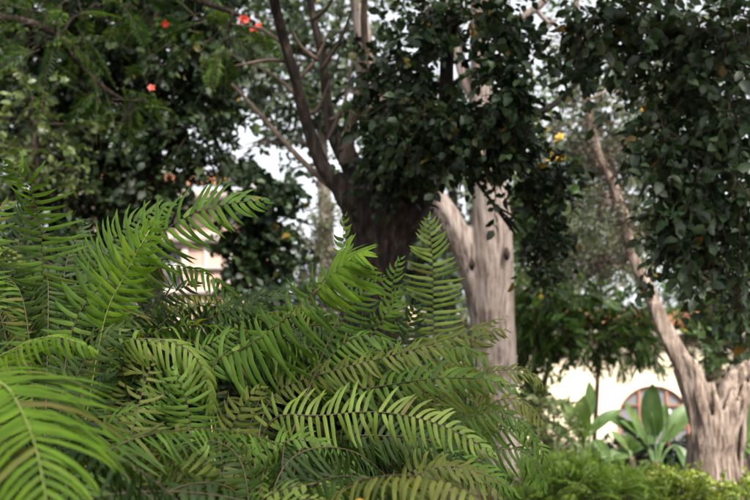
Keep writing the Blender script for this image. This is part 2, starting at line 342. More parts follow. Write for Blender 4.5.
def house_right():
    D = 30.0; y = P(650, 430, D)[1]; x0, x1 = P(470, 430, D)[0], P(960, 430, D)[0]
    root = thing('house', 'cream plastered house with an arched orange framed doorway behind the gnarled tree', 'house', (P(640, 430, D)[0], y, 0))
    c = P(655, 424, D); ax, az, ar = c[0], c[2], 40 * D / FPX * .95; top = P(650, 344, D)[2]
    # wall with an arched opening
    t = np.linspace(0, math.pi, 25); ring = [[ax + ar * math.cos(q), az + ar * math.sin(q)] for q in t]
    V = []; F = []
    def quad(pts):
        b = len(V); V.extend([[p[0], y, p[1]] for p in pts]); F.append([b, b + 1, b + 2, b + 3])
    quad([(x0, -.1), (ax - ar, -.1), (ax - ar, top), (x0, top)]); quad([(ax + ar, -.1), (x1, -.1), (x1, top), (ax + ar, top)])
    for i in range(24): quad([ring[i + 1], ring[i], (ring[i][0], top), (ring[i + 1][0], top)])
    b = [(np.array(V), [np.array(F)]), box(x0, x0 + .3, y + .01, y + 7, -.1, top), box(x1 - .3, x1, y + .01, y + 7, -.1, top), box(x0, x1, y + 7, y + 7.3, -.1, top)]
    b.append(arch_strip(ax, az, ar + .002, ar + .3, y, y + .25))
    v, f = join(b[:4]); part('wall', root, M['wall_cream'], v, f)
    dr = thing_part('door', root, *join([arch_strip(ax, az, ar - .075, ar - .002, y + .06, y + .2), box(ax - ar, ax - ar + .13, y + .06, y + .2, 0, az), box(ax + ar - .13, ax + ar, y + .06, y + .2, 0, az)]), M['frame_orange'])
    for s in (-1, 1):
        v, f = box(ax + s * .40 - .03, ax + s * .40 + .03, y + .05, y + .21, 0, az + ar * .88); part('mullion', dr, M['frame_orange'], v, f)
    for z in (az + .52, az - .10):
        v, f = box(ax - .9, ax + .9, y + .055, y + .205, z - .035, z + .035); part('transom', dr, M['frame_orange'], v, f)
    for xa, xb in ((-ar + .02, -.345), (-.345, .345), (.345, ar - .02)):
        n = 10; xs = np.linspace(xa, xb, n); zz = az + np.sqrt(np.maximum(0, (ar - .02) ** 2 - xs ** 2))
        V = np.array([[ax + q, y + .13, 0] for q in xs] + [[ax + q, y + .13, k] for q, k in zip(xs, zz)]); i = np.arange(n - 1)
        part('pane', dr, M['glass'], V, [np.stack([i, i + 1, i + n + 1, i + n], 1)])
    v, f = box(x0 - .15, x1 + .15, y - .12, y + .05, top - .02, top + .22); part('cornice', root, M['stone_trim'], v, f)
    roof_tiles(root, x0 - .3, x1 + .3, y - .45, y + 3.6, top + .42, top + 1.35)
    v, f = box(x0, x1, y + 3.5, y + 7.2, top, top + 1.0); part('roof_core', root, M['terracotta'], v, f)
    g = P(668, 412, D - .35); gl = thing('wall_lamp', 'small white globe lamp on the cream wall beside the arched doorway', 'lamp', g)
    a = np.linspace(-1.5, 1.5, 9); v, f = tube([g + np.array([0, 0, .085 * math.sin(q)]) for q in a], [max(.002, .085 * math.cos(q)) for q in a], 12, 2); part('globe', gl, M['white_globe'], v, f, True)
    v, f = tube([g + np.array([0, .03, -.07]), g + np.array([0, .2, -.13]), g + np.array([0, .36, -.12])], [.018, .018, .03], 8, 4); part('bracket', gl, M['bark_dark'], v, f, True)
def thing_part(name, root, v, f, mat): return part(name, root, mat, v, f)
def house_left():
    D = 22.0; y = P(210, 430, D)[1]; X = lambda px: P(px, 430, D)[0]; Z = lambda py: P(200, py, D)[2]
    root = thing('house', 'peach coloured house with pale mouldings seen between the ferns and the dark shrub', 'house', (X(150), y, 0))
    x0, x1 = X(40), X(229); top = Z(196)
    # wall with window openings between
    wins = [(X(150), X(178)), (X(88), X(116))]; zs0, zs1 = Z(300), Z(243)
    xs = [x0] + [q for wn in sorted(wins) for q in wn] + [x1]; bx = []
    for i in range(0, len(xs) - 1):
        if i % 2 == 0: bx.append(box(xs[i], xs[i + 1], y, y + .3, -.1, top))
        else: bx += [box(xs[i], xs[i + 1], y, y + .3, -.1, zs0), box(xs[i], xs[i + 1], y, y + .3, zs1, top)]
    bx += [box(x1 - .3, x1, y + .301, y + 8, -.1, top), box(x0, x0 + .3, y + .301, y + 8, -.1, top), box(x0 + .301, x1 - .301, y + 7.7, y + 8, -.1, top)]
    v, f = join(bx); part('wall', root, M['wall_peach'], v, f)
    for a, b in wins:
        v, f = box(a - .003, b + .003, y + .14, y + .2, zs0, zs1); wn = part('window', root, M['glass'], v, f)
        v, f = join([box(a - .1, a + .04, y - .05, y + .12, zs0, zs1), box(b - .04, b + .1, y - .05, y + .12, zs0, zs1), box(a - .1, b + .1, y - .06, y + .12, zs1 + .002, zs1 + .15)]); part('frame', wn, M['stone_trim'], v, f)
        v, f = box(a - .15, b + .15, y - .12, y + .12, zs0 - .12, zs0 - .002); part('sill', wn, M['stone_trim'], v, f)
    for za, zb, pr in ((Z(238), Z(228), .16), (Z(266), Z(262), .08), (Z(292), Z(286), .1), (Z(203), Z(195), .25)):
        v, f = box(x0 - pr, x1 + pr, y - pr, y - .002, za, zb); part('moulding', root, M['stone_trim'], v, f)
    v, f = box(x1 - .16, x1 + .03, y - .06, y + .25, 0, Z(229)); part('pilaster', root, M['stone_trim'], v, f)
    v, f = box(X(199), X(204), y - .05, y - .001, 0, Z(229)); part('pilaster', root, M['stone_trim'], v, f)
    roof_tiles(root, x0 - .3, x1 + .35, y - .5, y + 3.8, top + .25, top + 1.5)
    v, f = box(x0, x1, y + 3.7, y + 7.9, top + .01, top + 1.2); part('roof_core', root, M['terracotta'], v, f)
house_right(); house_left()

# ------------------------------------------------------------------ trees
def tree_dark():
    D = 6.0; base = ground_at(368, D)
    root = thing('tree', 'dark barked tree forking low in the middle, with dense dark hanging leaves', 'tree', base)
    b = M['bark_dark']
    trunk = tube([base, P(366, 420, D), P(370, 300, D), P(378, 240, D)], [.24, .18, .165, .165], 26, 12, .05, .10, 9, 1)
    right = tube([P(374, 280, D), P(394, 222, D), P(422, 170, D - .1), P(450, 130, D - .25)], [.15, .155, .13, .10], 22, 10, .06, .11, 8, 2)
    left = tube([P(372, 260, D), P(362, 214, D), P(347, 192, D), P(330, 176, D)], [.13, .115, .085, .05], 16, 8, .06, .06, 5, 3)
    mid = tube([P(374, 250, D), P(366, 205, D + .05), P(352, 165, D + .1), P(340, 140, D + .1)], [.12, .1, .065, .05], 16, 8, .06, .06, 5, 4)
    fused('trunk', root, b, [trunk, right, left, mid], .011, 1)
    L = []
    L += limb(root, b, [(341, 188, D), (322, 165, D), (306, 120, D), (296, 80, D - .05), (284, 40, D - .1), (272, -10, D - .2), (262, -70, D - .3)], [.056, .043, .035, .032, .03, .027, .024], seed=5)
    L += limb(root, b, [(350, 168, D + .1), (334, 135, D + .1), (326, 95, D + .15), (322, 55, D + .2), (311, 5, D + .3), (305, -60, D + .4)], [.05, .04, .029, .025, .022, .018], seed=6)
    L += limb(root, M['bark_brown'], [(346, 165, D + .05), (350, 130, D), (358, 95, D), (366, 60, D + .1), (364, 10, D + .1), (372, -50, D)], [.045, .034, .028, .023, .02, .016], seed=7)
    L += limb(root, b, [(440, 145, D - .2), (446, 100, D - .4), (448, 50, D - .5), (462, -10, D - .6), (500, -60, D - .7)], [.085, .045, .034, .03, .026], seed=8)
    L += limb(root, b, [(455, 125, D - .3), (500, 118, D - .3), (540, 112, D - .2), (570, 90, D), (600, 50, D)], [.05, .035, .022, .014, .006], seed=9)
    # fine bare twigs between the left limbs
    tw = [((328, 140), (345, 100), (352, 60)), ((300, 100), (280, 80), (250, 62)), ((322, 70), (340, 40), (352, 10)), ((318, 60), (300, 45), (288, 20)), ((330, 120), (352, 112), (372, 100)),
          ((292, 62), (268, 60), (235, 66)), ((296, 82), (315, 60), (330, 30)), ((285, 45), (262, 30), (232, 24)), ((312, 20), (325, 10), (338, -10)), ((305, 115), (318, 108), (330, 80)), ((340, 150), (365, 130), (385, 110))]
    for i, t in enumerate(tw):
        dd = D + .25 * math.sin(i * 2.1)
        limb(root, M['bark_brown'], [(t[0][0], t[0][1], D), (t[1][0], t[1][1], (D + dd) / 2), (t[2][0], t[2][1], dd)], [.014, .010, .006], 6, 5, name='branch', seed=i)
    # long bare stick leaning to the left
    limb(root, M['bark_brown'], [(342, 196, D), (318, 176, D + .1), (290, 148, D + .3), (258, 112, D + .5), (232, 84, D + .6)], [.022, .018, .016, .013, .01], 7, 6, name='branch', seed=77)
    C = [clump(398, 62, D - .2, 42, 46, .30, 60), clump(396, 118, D - .3, 38, 34, .26, 60), clump(436, 122, D - .5, 56, 28, .3, 120), clump(410, 144, D - .45, 46, 22, .25, 70),
         clump(494, 134, D - .6, 42, 18, .28, 62), clump(428, 20, D - .4, 32, 30, .3, 50), clump(508, 85, D - .8, 15, 44, .15, 75), clump(502, 22, D - .7, 24, 34, .2, 64), clump(462, -2, D - .6, 20, 10, .2, 14),
         clump(545, 175, D - .4, 34, 24, .25, 46), clump(540, 225, D - .4, 20, 34, .2, 34), clump(540, 270, D - .4, 12, 26, .15, 10), clump(386, 166, D - .25, 28, 18, .2, 46),
         clump(372, 95, D - .1, 16, 50, .2, 22), clump(422, 85, D - .3, 12, 26, .2, 16), clump(466, 156, D - .7, 30, 6, .15, 10), clump(494, 190, D - .7, 8, 12, .1, 4), clump(515, 140, D - .5, 20, 14, .2, 22),
         clump(430, -90, D - .3, 170, 60, .9, 130), clump(260, -90, D - .3, 90, 60, .6, 50), clump(352, 40, D + .2, 14, 20, .2, 6)]
    C = [(c, np.maximum(q - .08, .05), int(n * .88)) for c, q, n in C]
    boughs(root, C, L + [P(440, 145, D - .2)], b, .016, 11)
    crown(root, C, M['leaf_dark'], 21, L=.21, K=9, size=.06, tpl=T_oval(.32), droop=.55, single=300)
tree_dark()

def tree_overhang():
    D = 5.2; base = ground_at(860, D + .4)
    root = thing('tree', 'broadleaf tree whose dark glossy leaves overhang the upper right corner', 'tree', base)
    b = M['bark_dark']
    v, f = tube([base, P(855, 300, D + .4), P(840, 120, D + .3), P(830, -40, D + .2)], [.2, .17, .14, .1], 16, 10, .05, .06); part('trunk', root, b, v, f, True)
    L = limb(root, b, [(838, 100, D + .3), (780, 60, D + .1), (720, 40, D), (660, 30, D - .1), (600, 15, D - .1)], [.08, .065, .05, .035, .02])
    L += limb(root, b, [(846, 190, D + .3), (800, 170, D), (750, 150, D - .2), (700, 150, D - .3), (660, 140, D - .2)], [.07, .05, .04, .03, .015], seed=3)
    L += limb(root, b, [(850, 260, D + .35), (800, 250, D + .1), (745, 240, D - .1), (690, 235, D - .2)], [.05, .04, .028, .012], seed=4)
    C = [clump(594, 32, D, 42, 34, .3, 66), clump(650, 25, D, 54, 34, .3, 80), clump(720, 40, D - .2, 52, 48, .35, 76), clump(684, 88, D - .1, 34, 30, .3, 46),
         clump(725, 120, D - .3, 44, 40, .3, 60), clump(668, 150, D - .2, 26, 34, .25, 44), clump(706, 185, D - .3, 40, 34, .3, 54), clump(738, 200, D - .4, 34, 44, .25, 44),
         clump(674, 215, D - .2, 26, 34, .25, 40), clump(700, 250, D - .25, 40, 24, .25, 36), clump(742, 265, D - .2, 26, 30, .2, 24), clump(572, 60, D, 14, 14, .2, 8), clump(660, 250, D - .2, 12, 20, .15, 9),
         clump(730, 296, D - .1, 26, 14, .2, 9), clump(800, 120, D, 70, 150, .5, 120), clump(690, -80, D - .2, 160, 60, .7, 110), clump(645, 110, D - .1, 18, 18, .2, 14)]
    # unseen leaf clumps added overhead to keep the sun off the bed
    CA = [(np.array(c), np.array(q), n) for c, q, n in (((1.2, 1.2, 4.7), (1.1, 1.1, .45), 170), ((2.4, 2.6, 5.0), (1.2, 1.2, .5), 170), ((.9, 3.4, 5.1), (1.1, 1.1, .45), 160), ((2.2, 4.8, 5.4), (1.3, 1.2, .5), 170), ((.2, 5.3, 5.5), (1.0, .9, .4), 110), ((3.4, .6, 4.8), (1.1, 1.1, .5), 120), ((-.2, 1.9, 4.9), (.8, .9, .4), 90), ((1.6, 7.0, 6.0), (1.2, .9, .5), 120), ((.6, -1.3, 4.6), (1.1, .9, .4), 130), ((2.0, -.5, 4.7), (.9, .9, .4), 100))]
    top = P(830, -40, D + .2); hub = []
    for c, q, n in CA:
        m = (top + c) / 2 + np.array([0, 0, .25]); v, f = tube([top, m, c], [.07, .05, .025], 8, 6, .06, seed=n); part('limb', root, b, v, f, True); hub += [m, c]  # limbs added to carry the unseen shading clumps
    boughs(root, CA, hub, b, .015, 15)
    crown(root, CA, M['leaf_dark'], 34, L=.3, K=8, size=.095, tpl=T_dia(.34), name='shade_crown')
    C = [(c, np.maximum(q - .08, .05), int(n * .8)) for c, q, n in C]
    boughs(root, C, L, b, .012, 5)
    crown(root, C, M['leaf_sheen'], 33, L=.24, K=8, size=.07, tpl=T_oval(.29), droop=.6, single=300)
tree_overhang()

def tree_pale():
    D = 11.0; base = ground_at(492, D, .2)
    root = thing('tree', 'tall pale pinkish tree trunk with a thick limb leaning left, behind the ferns', 'tree', base)
    b = M['bark_pale']
    t1 = tube([base, P(493, 440, D), P(492, 330, D), P(490, 255, D), P(488, 195, D), P(483, 120, D), P(480, 50, D), P(478, -60, D)], [.34, .262, .24, .215, .165, .125, .105, .09], 30, 12, .02, .05, 11, 4)
    t2 = tube([P(492, 380, D), P(484, 310, D), P(470, 262, D), P(454, 228, D), P(438, 203, D), P(412, 176, D), P(380, 120, D)], [.13, .165, .145, .135, .13, .125, .12], 22, 10, .02, .05, 6, 5)
    t3 = tube([P(503, 450, D), P(502, 330, D), P(502, 250, D), P(500, 200, D), P(494, 150, D)], [.13, .13, .115, .1, .06], 16, 10, .02, .05, 5, 6)
    fused('trunk', root, b, [t1, t2, t3], .02, 2)
    for q in ((472, 264), (507, 254)):
        c = P(q[0], q[1], D - .24); v, f = tube([c + np.array([0, .03, -.06]), c, c + np.array([0, .03, .07])], [.015, .035, .012], 10, 4, .1); part('knot', root, M['bark_dark'], v, f, True)
    L = limb(root, b, [(482, 110, D), (466, 80, D + .1), (455, 40, D + .2), (446, -10, D + .2), (440, -80, D + .2)], [.07, .07, .06, .055, .05], 12, name='limb')
    L += limb(root, b, [(386, 130, D), (368, 80, D + .2), (362, 30, D + .2), (350, -30, D + .3)], [.12, .1, .09, .07], 12, seed=3)
    L += limb(root, b, [(481, 60, D), (520, 20, D), (545, 0, D), (570, -40, D)], [.05, .045, .04, .03], 10, seed=4)
    L += limb(root, b, [(535, 8, D), (548, 22, D), (556, 20, D), (540, 36, D)], [.03, .022, .016, .01], 8, seed=5, name='branch')
    C = [clump(430, -110, D, 170, 80, 1.2, 160), clump(560, -60, D, 90, 60, .9, 90), clump(545, 60, D + .3, 26, 34, .5, 26), clump(330, -60, D, 80, 50, .9, 70), clump(535, 110, D + .6, 22, 30, .4, 18)]
    boughs(root, C, L, b, .03, 6)
    crown(root, C, M['leaf_mid'], 43, L=.35, K=8, size=.09, tpl=T_dia(.26))
tree_pale()

def tree_gnarled():
    D = 9.0; base = ground_at(716, D, .15)
    root = thing('tree', 'gnarled grey brown tree forking on the right, trunk grooved like braided strands', 'tree', base)
    b = M['bark_gnarl']; t = []
    def st(pts, rad, seed): t.append(tube([P(*q) if isinstance(q, tuple) else q for q in pts], rad, 14, 10, .05, .05, 4, seed))
    e = lambda dx, dy: base + np.array([dx, dy, 0])
    # strands that run from the roots up into the left limb
    st([e(-.28, 0), (694, 470, D - .05), (700, 420, D - .08), (686, 375, D - .06), (666, 335, D), (652, 300, D)], [.13, .085, .08, .078, .062, .055], 1)
    st([e(-.14, -.15), (708, 470, D - .16), (706, 420, D - .14), (694, 380, D - .08), (672, 345, D - .02), (654, 310, D)], [.13, .085, .08, .065, .055, .05], 2)
    st([e(0, -.2), (718, 470, D - .18), (712, 430, D - .16), (704, 395, D - .14), (693, 368, D - .12), (680, 352, D - .06)], [.12, .075, .07, .06, .055, .03], 3)
    # strands of the right limb
    st([e(.12, -.12), (724, 470, D - .14), (721, 425, D - .12), (727, 390, D - .08), (742, 372, D - .04), (775, 355, D)], [.12, .08, .075, .075, .075, .07], 4)
    st([e(.25, 0), (736, 480, D - .02), (731, 430, D - .04), (733, 400, D - .02), (748, 382, D), (780, 362, D)], [.15, .085, .075, .07, .07, .06], 5)
    st([e(.06, .12), (715, 470, D + .1), (714, 420, D + .1), (718, 395, D + .05)], [.2, .17, .13, .08], 6)
    st([e(.0, -.22), (714, 480, D - .2), (717, 430, D - .17), (720, 400, D - .14)], [.1, .045, .04, .03], 7)
    st([e(.18, -.17), (730, 480, D - .15), (727, 440, D - .14), (729, 405, D - .11)], [.1, .04, .035, .03], 8)
    rs = np.random.default_rng(4)
    for k in range(13):                    # thin ropes of wood over the front of the trunk
        u = -1 + 2 * k / 12; dd = -.30 * math.sqrt(max(0, 1 - u * u * .8)); x = 716 + u * 25
        up = (x - 6 + rs.normal() * 2, 372 + rs.uniform(0, 20), D + dd * .6 + .02) if u > -.15 else (x - 20 - (u + .15) * 4, 362 + rs.uniform(-20, 10), D + dd * .5 + .02)
        if u > .25: up = (x + 8 + u * 8, 376 + rs.uniform(0, 8), D + dd * .4)
        st([e(u * .32, dd * .9), (x + rs.normal() * 1.5, 480, D + dd), (x + rs.normal() * 2, 440, D + dd * .95), (x * .75 + up[0] * .25 + rs.normal() * 2, 410, D + dd * .85), up], [.06, .027, .026, .024, .016], 20 + k)
    for k in range(5):
        o_ = (k - 2) * 4.2; st([(697 + o_ * .9, 388, D - .13), (682 + o_ * .9, 360, D - .09), (667 + o_ * .8, 332, D - .075), (654 + o_ * .6, 302, D - .06)], [.022, .021, .019, .016], 40 + k)
    fused('trunk', root, b, t, .011, 1)
    L = limb(root, b, [(657, 312, D), (648, 290, D), (637, 268, D), (630, 245, D + .02), (622, 210, D + .05), (610, 178, D + .1), (597, 150, D + .15), (588, 110, D + .2), (580, 60, D + .3), (575, -20, D + .4)],
             [.066, .06, .05, .045, .046, .042, .038, .034, .03, .024], 14, 8, .08, .06)
    L += limb(root, b, [(772, 357, D), (800, 330, D), (820, 270, D), (830, 190, D), (840, 90, D)], [.075, .07, .06, .05, .035], 12, seed=2)
    L += limb(root, b, [(632, 250, D), (622, 262, D + .1), (606, 260, D + .3), (590, 264, D + .4)], [.03, .024, .018, .01], 8, seed=3, name='branch')
    C = [clump(612, 180, D + .2, 20, 40, .25, 26), clump(590, 110, D + .4, 40, 30, .4, 30), clump(640, 100, D + .4, 40, 40, .5, 40), clump(820, 100, D, 70, 90, .8, 80), clump(625, 235, D + .1, 14, 26, .2, 14), clump(600, 40, D + .4, 60, 40, .5, 40)]
    CB = [clump(598, 150, D + .15, 18, 22, .2, 50), clump(612, 190, D + .1, 12, 24, .15, 44), clump(626, 232, D, 9, 22, .12, 34), clump(585, 120, D + .3, 34, 22, .3, 50), clump(604, 262, D + .3, 26, 10, .25, 30)]
    M['leaf_dry'] = leafmat('leaf_dry', [(0, (.05, .035, .03)), (.5, (.10, .07, .06)), (.8, (.15, .115, .09)), (1, (.12, .13, .06))], .7, .15)
    crown(root, CB, M['leaf_dry'], 45, L=.16, K=12, size=.05, tpl=T_dia(.13), droop=.1, name='dry_foliage', twr=.003)
    boughs(root, C, L, b, .015, 8)
    crown(root, C, M['leaf_olive'], 44, L=.22, K=12, size=.055, tpl=T_dia(.16), droop=.2)
tree_gnarled()

def tree_poinciana():
    D = 7.5; base = ground_at(-110, D)
    root = thing('tree', 'flame tree with feathery leaves and red flowers reaching in at the upper left', 'tree', base)
    b = M['bark_dark']
    v, f = tube([base, P(-112, 300, D), P(-100, 120, D), P(-70, 20, D)], [.24, .19, .16, .12], 16, 10, .05, .05); part('trunk', root, b, v, f, True)
    L = limb(root, b, [(-72, 25, D), (-20, 18, D), (25, 22, D - .1), (52, 32, D - .1), (70, 46, D - .1), (80, 60, D - .1)], [.06, .045, .035, .025, .018, .01])
    L += limb(root, b, [(-60, 10, D), (30, -25, D), (130, -20, D), (220, 8, D), (255, 22, D)], [.06, .05, .035, .02, .012], seed=2)
    L += limb(root, b, [(50, 30, D - .1), (90, 75, D), (125, 100, D), (155, 95, D)], [.02, .016, .012, .006], 8, seed=3)
    L += limb(root, b, [(-60, 5, D), (-20, -2, D - .2), (20, 8, D - .3), (48, 14, D - .3)], [.04, .02, .012, .006], 8, seed=4)
    C = [clump(55, 28, D - .2, 48, 20, .3, 22), clump(30, 55, D - .2, 40, 24, .3, 14), clump(110, 92, D, 44, 26, .35, 26), clump(130, 115, D - .1, 30, 18, .3, 14), clump(225, 35, D, 42, 28, .35, 30),
         clump(90, 10, D, 60, 24, .4, 24), clump(250, 60, D, 22, 24, .2, 9), clump(160, 20, D + .2, 60, 30, .4, 20), clump(-40, -20, D, 120, 60, .8, 70), clump(160, -60, D, 140, 40, .8, 70)]
    boughs(root, C, L, b, .012, 9)
    C = [(c, q, int(n * .6)) for c, q, n in C]; crown(root, C, M['leaf_feather'], 51, L=.34, K=34, size=.075, tpl=T_dia(.13), droop=.3, feather=True, twr=.0025)
    r = np.random.default_rng(5)
    k = 0
    for (px, py, n) in ((246, 22, 5), (258, 26, 3), (165, 25, 1), (153, 90, 1)):
        for i in range(n):
            c = P(px + r.normal() * 3.5, py + r.normal() * 3, D - .4 + r.normal() * .08); m = 5
            u = norm(r.normal(size=3) + np.array([0, -1.2, .3])); e1 = norm(np.cross(u, [0, 0, 1])); e2 = np.cross(u, e1)
            d = np.array([math.cos(q) * e1 + math.sin(q) * e2 + .25 * u for q in np.arange(m) * 1.2566])
            v, f, a = instance(T_oval(.36), np.repeat(c[None], m, 0), frames(d, np.repeat(u[None], m, 0)), np.full(m, .03), r.uniform(0, 1, m))
            part('flower', root, M['red_flower'], v, f, attr=a)
tree_poinciana()

def simple_tree(name, label, px, D, trunk, tr, clumps, leafm, seed, bark='bark_dark', cat='tree', group=None, dens=1.7, **kw):
    clumps = [(c, q, int(n * dens)) for c, q, n in clumps]
    base = ground_at(px, D); root = thing(name, label, cat, base, group)
    pts = [base] + [P(*q) for q in trunk]
    v, f = tube(pts, np.linspace(tr, tr * .35, len(pts)), 12, 8, .05, .06, seed=seed); part('trunk', root, M[bark], v, f, True)
    boughs(root, clumps, catmull(np.array(pts), 6)[3:], M[bark], tr * .22, seed)
    crown(root, clumps, M[leafm], seed, **kw)
    return root
# left side, from near to far
D = 10.0
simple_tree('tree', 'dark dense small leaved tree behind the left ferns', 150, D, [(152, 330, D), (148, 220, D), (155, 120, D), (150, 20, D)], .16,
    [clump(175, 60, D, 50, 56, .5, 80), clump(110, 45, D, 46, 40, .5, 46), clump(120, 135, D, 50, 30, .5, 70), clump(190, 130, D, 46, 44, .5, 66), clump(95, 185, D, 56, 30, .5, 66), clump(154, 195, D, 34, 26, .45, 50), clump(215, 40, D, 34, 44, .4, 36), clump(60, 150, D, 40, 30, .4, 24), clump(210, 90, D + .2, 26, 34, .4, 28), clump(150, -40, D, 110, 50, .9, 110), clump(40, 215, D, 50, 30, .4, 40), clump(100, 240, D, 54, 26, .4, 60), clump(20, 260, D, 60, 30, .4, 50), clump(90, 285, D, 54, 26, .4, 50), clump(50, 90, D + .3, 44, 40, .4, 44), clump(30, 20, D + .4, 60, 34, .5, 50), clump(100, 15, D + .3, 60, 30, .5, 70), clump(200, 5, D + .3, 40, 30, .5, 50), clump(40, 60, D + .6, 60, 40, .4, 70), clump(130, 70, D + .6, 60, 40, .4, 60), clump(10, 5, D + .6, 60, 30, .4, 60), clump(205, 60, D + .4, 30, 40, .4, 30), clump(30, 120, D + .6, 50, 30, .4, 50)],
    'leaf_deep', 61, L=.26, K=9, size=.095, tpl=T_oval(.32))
D = 9.2
simple_tree('tree', 'light yellowish green tree in front of the dark trees at the left edge', 30, D, [(30, 300, D), (28, 240, D), (36, 180, D), (34, 120, D)], .09,
    [clump(46, 150, D, 34, 22, .3, 20), clump(12, 120, D, 26, 26, .3, 16), clump(76, 172, D, 26, 18, .25, 13), clump(10, 170, D, 30, 16, .3, 14), clump(40, 108, D, 20, 20, .3, 8), clump(-40, 150, D, 40, 50, .4, 24), clump(80, 128, D, 16, 16, .2, 5), clump(20, 75, D, 30, 20, .3, 8)],
    'leaf_light', 62, L=.22, K=7, size=.085, tpl=T_oval(.32), dens=.95)
D = 12.0
simple_tree('tree', 'small dark leafy tree standing right of the peach coloured house', 262, D, [(262, 330, D), (260, 280, D), (258, 230, D), (262, 190, D)], .1,
    [clump(248, 180, D, 26, 14, .35, 30), clump(268, 200, D, 26, 16, .35, 36), clump(252, 222, D, 28, 22, .35, 44), clump(288, 186, D, 12, 10, .2, 8), clump(246, 258, D, 24, 24, .3, 44), clump(270, 250, D, 22, 20, .3, 24), clump(262, 285, D, 30, 16, .3, 24), clump(286, 228, D, 12, 14, .2, 8), clump(300, 270, D, 10, 12, .2, 6)],
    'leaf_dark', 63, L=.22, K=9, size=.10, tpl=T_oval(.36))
D = 16.0
simple_tree('tree', 'grey green airy tree behind the dark forked trunk', 330, D, [(328, 330, D), (326, 230, D), (322, 140, D), (330, 60, D)], .17,
    [clump(300, 112, D, 40, 18, .9, 40), clump(300, 168, D, 30, 14, .6, 7), clump(245, 150, D, 20, 14, .6, 5), clump(350, 90, D, 50, 40, .9, 60), clump(275, 70, D, 50, 40, .9, 64), clump(340, 30, D, 60, 40, 1, 50), clump(260, 20, D, 50, 40, .9, 50), clump(392, 140, D, 34, 40, .8, 44), clump(310, -40, D, 130, 50, 1.2, 110), clump(225, 70, D, 30, 30, .8, 30)],
    'leaf_grey', 64, 'bark_pale', L=.4, K=9, size=.14, tpl=T_dia(.32))
D = 14.0
simple_tree('shrub', 'brownish grey loose shrub between the small dark tree and the forked trunk', 312, D, [(312, 300, D), (316, 260, D), (322, 220, D)], .06,
    [clump(318, 262, D, 38, 34, .5, 60), clump(335, 220, D, 24, 24, .4, 30), clump(300, 290, D, 40, 22, .5, 40), clump(300, 240, D, 24, 22, .4, 22)],
    'leaf_olive', 65, 'bark_brown', cat='shrub', L=.34, K=10, size=.10, tpl=T_dia(.14), droop=.0, twr=.005)
simple_tree('shrub', 'blue green shrub between the forked trunk and the pale trunk', 418, D, [(418, 320, D), (420, 280, D), (415, 230, D)], .06,
    [clump(420, 230, D, 30, 34, .5, 60), clump(430, 270, D, 30, 34, .5, 60), clump(410, 310, D, 40, 30, .5, 60), clump(395, 265, D, 22, 30, .4, 34)],
    'leaf_grey', 66, cat='shrub', L=.3, K=9, size=.12, tpl=T_dia(.3))
# right side
D = 14.0
simple_tree('shrub', 'silvery olive bush right of the pale trunk', 590, D, [(600, 330, D), (600, 280, D), (592, 240, D)], .035,
    [clump(595, 235, D, 36, 30, .5, 80), clump(570, 258, D, 32, 26, .5, 56), clump(618, 260, D, 26, 22, .4, 36), clump(548, 280, D, 26, 26, .4, 40), clump(600, 205, D, 22, 18, .4, 24)],
    'leaf_olive', 67, 'bark_brown', cat='shrub', L=.3, K=12, size=.10, tpl=T_dia(.13), droop=-.1)
D = 13.0
simple_tree('tree', 'low spreading fine leaved green tree before the cream house', 560, D, [(540, 420, D), (545, 380, D), (560, 340, D), (585, 320, D)], .05,
    [clump(600, 335, D, 56, 26, .6, 110), clump(555, 325, D, 40, 30, .6, 80), clump(635, 345, D, 30, 22, .5, 46), clump(575, 300, D, 44, 20, .5, 56), clump(625, 310, D, 36, 18, .5, 40), clump(535, 300, D, 26, 34, .5, 44), clump(585, 360, D, 24, 8, .4, 10), clump(535, 350, D, 24, 20, .4, 30)],
    'leaf_feather', 68, L=.24, K=30, size=.075, tpl=T_dia(.16), feather=True)
D = 14.5
simple_tree('tree', 'dark green tree on the far right behind the gnarled fork', 742, D, [(740, 420, D), (738, 340, D), (742, 280, D)], .1,
    [clump(725, 310, D, 34, 30, .6, 46), clump(700, 345, D, 30, 26, .5, 44), clump(745, 340, D, 34, 34, .6, 64), clump(690, 318, D, 20, 20, .4, 16), clump(672, 300, D, 14, 16, .4, 10), clump(735, 285, D, 40, 22, .6, 30), clump(750, 385, D, 30, 34, .5, 50), clump(800, 320, D, 50, 60, .8, 80)],
    'leaf_mid', 69, L=.3, K=16, size=.10, tpl=T_dia(.2), feather=True)
D = 17.0
simple_tree('tree', 'grey green tree filling the upper right background', 712, D, [(712, 330, D), (700, 240, D), (650, 150, D)], .17,
    [clump(620, 130, D, 60, 40, 1, 90), clump(690, 120, D, 60, 60, 1, 110), clump(560, 175, D, 50, 30, 1, 60), clump(660, 210, D, 60, 40, 1, 90), clump(700, 40, D, 70, 50, 1, 90), clump(735, 230, D, 40, 50, 1, 60), clump(600, 60, D, 50, 30, 1, 30), clump(545, 215, D, 34, 30, .8, 50)],
    'leaf_grey', 70, 'bark_brown', L=.4, K=9, size=.14, tpl=T_dia(.3))
D = 15.5
simple_tree('shrub', 'leafy green shrub with yellow flowers beside the pale trunk', 535, D, [(534, 400, D), (536, 330, D), (540, 260, D)], .06,
    [clump(545, 215, D, 34, 36, .5, 50), clump(530, 300, D, 26, 50, .5, 60), clump(548, 260, D, 30, 30, .5, 44), clump(530, 370, D, 22, 40, .4, 40)],
    'leaf_mid', 71, cat='shrub', L=.3, K=9, size=.12, tpl=T_dia(.32))
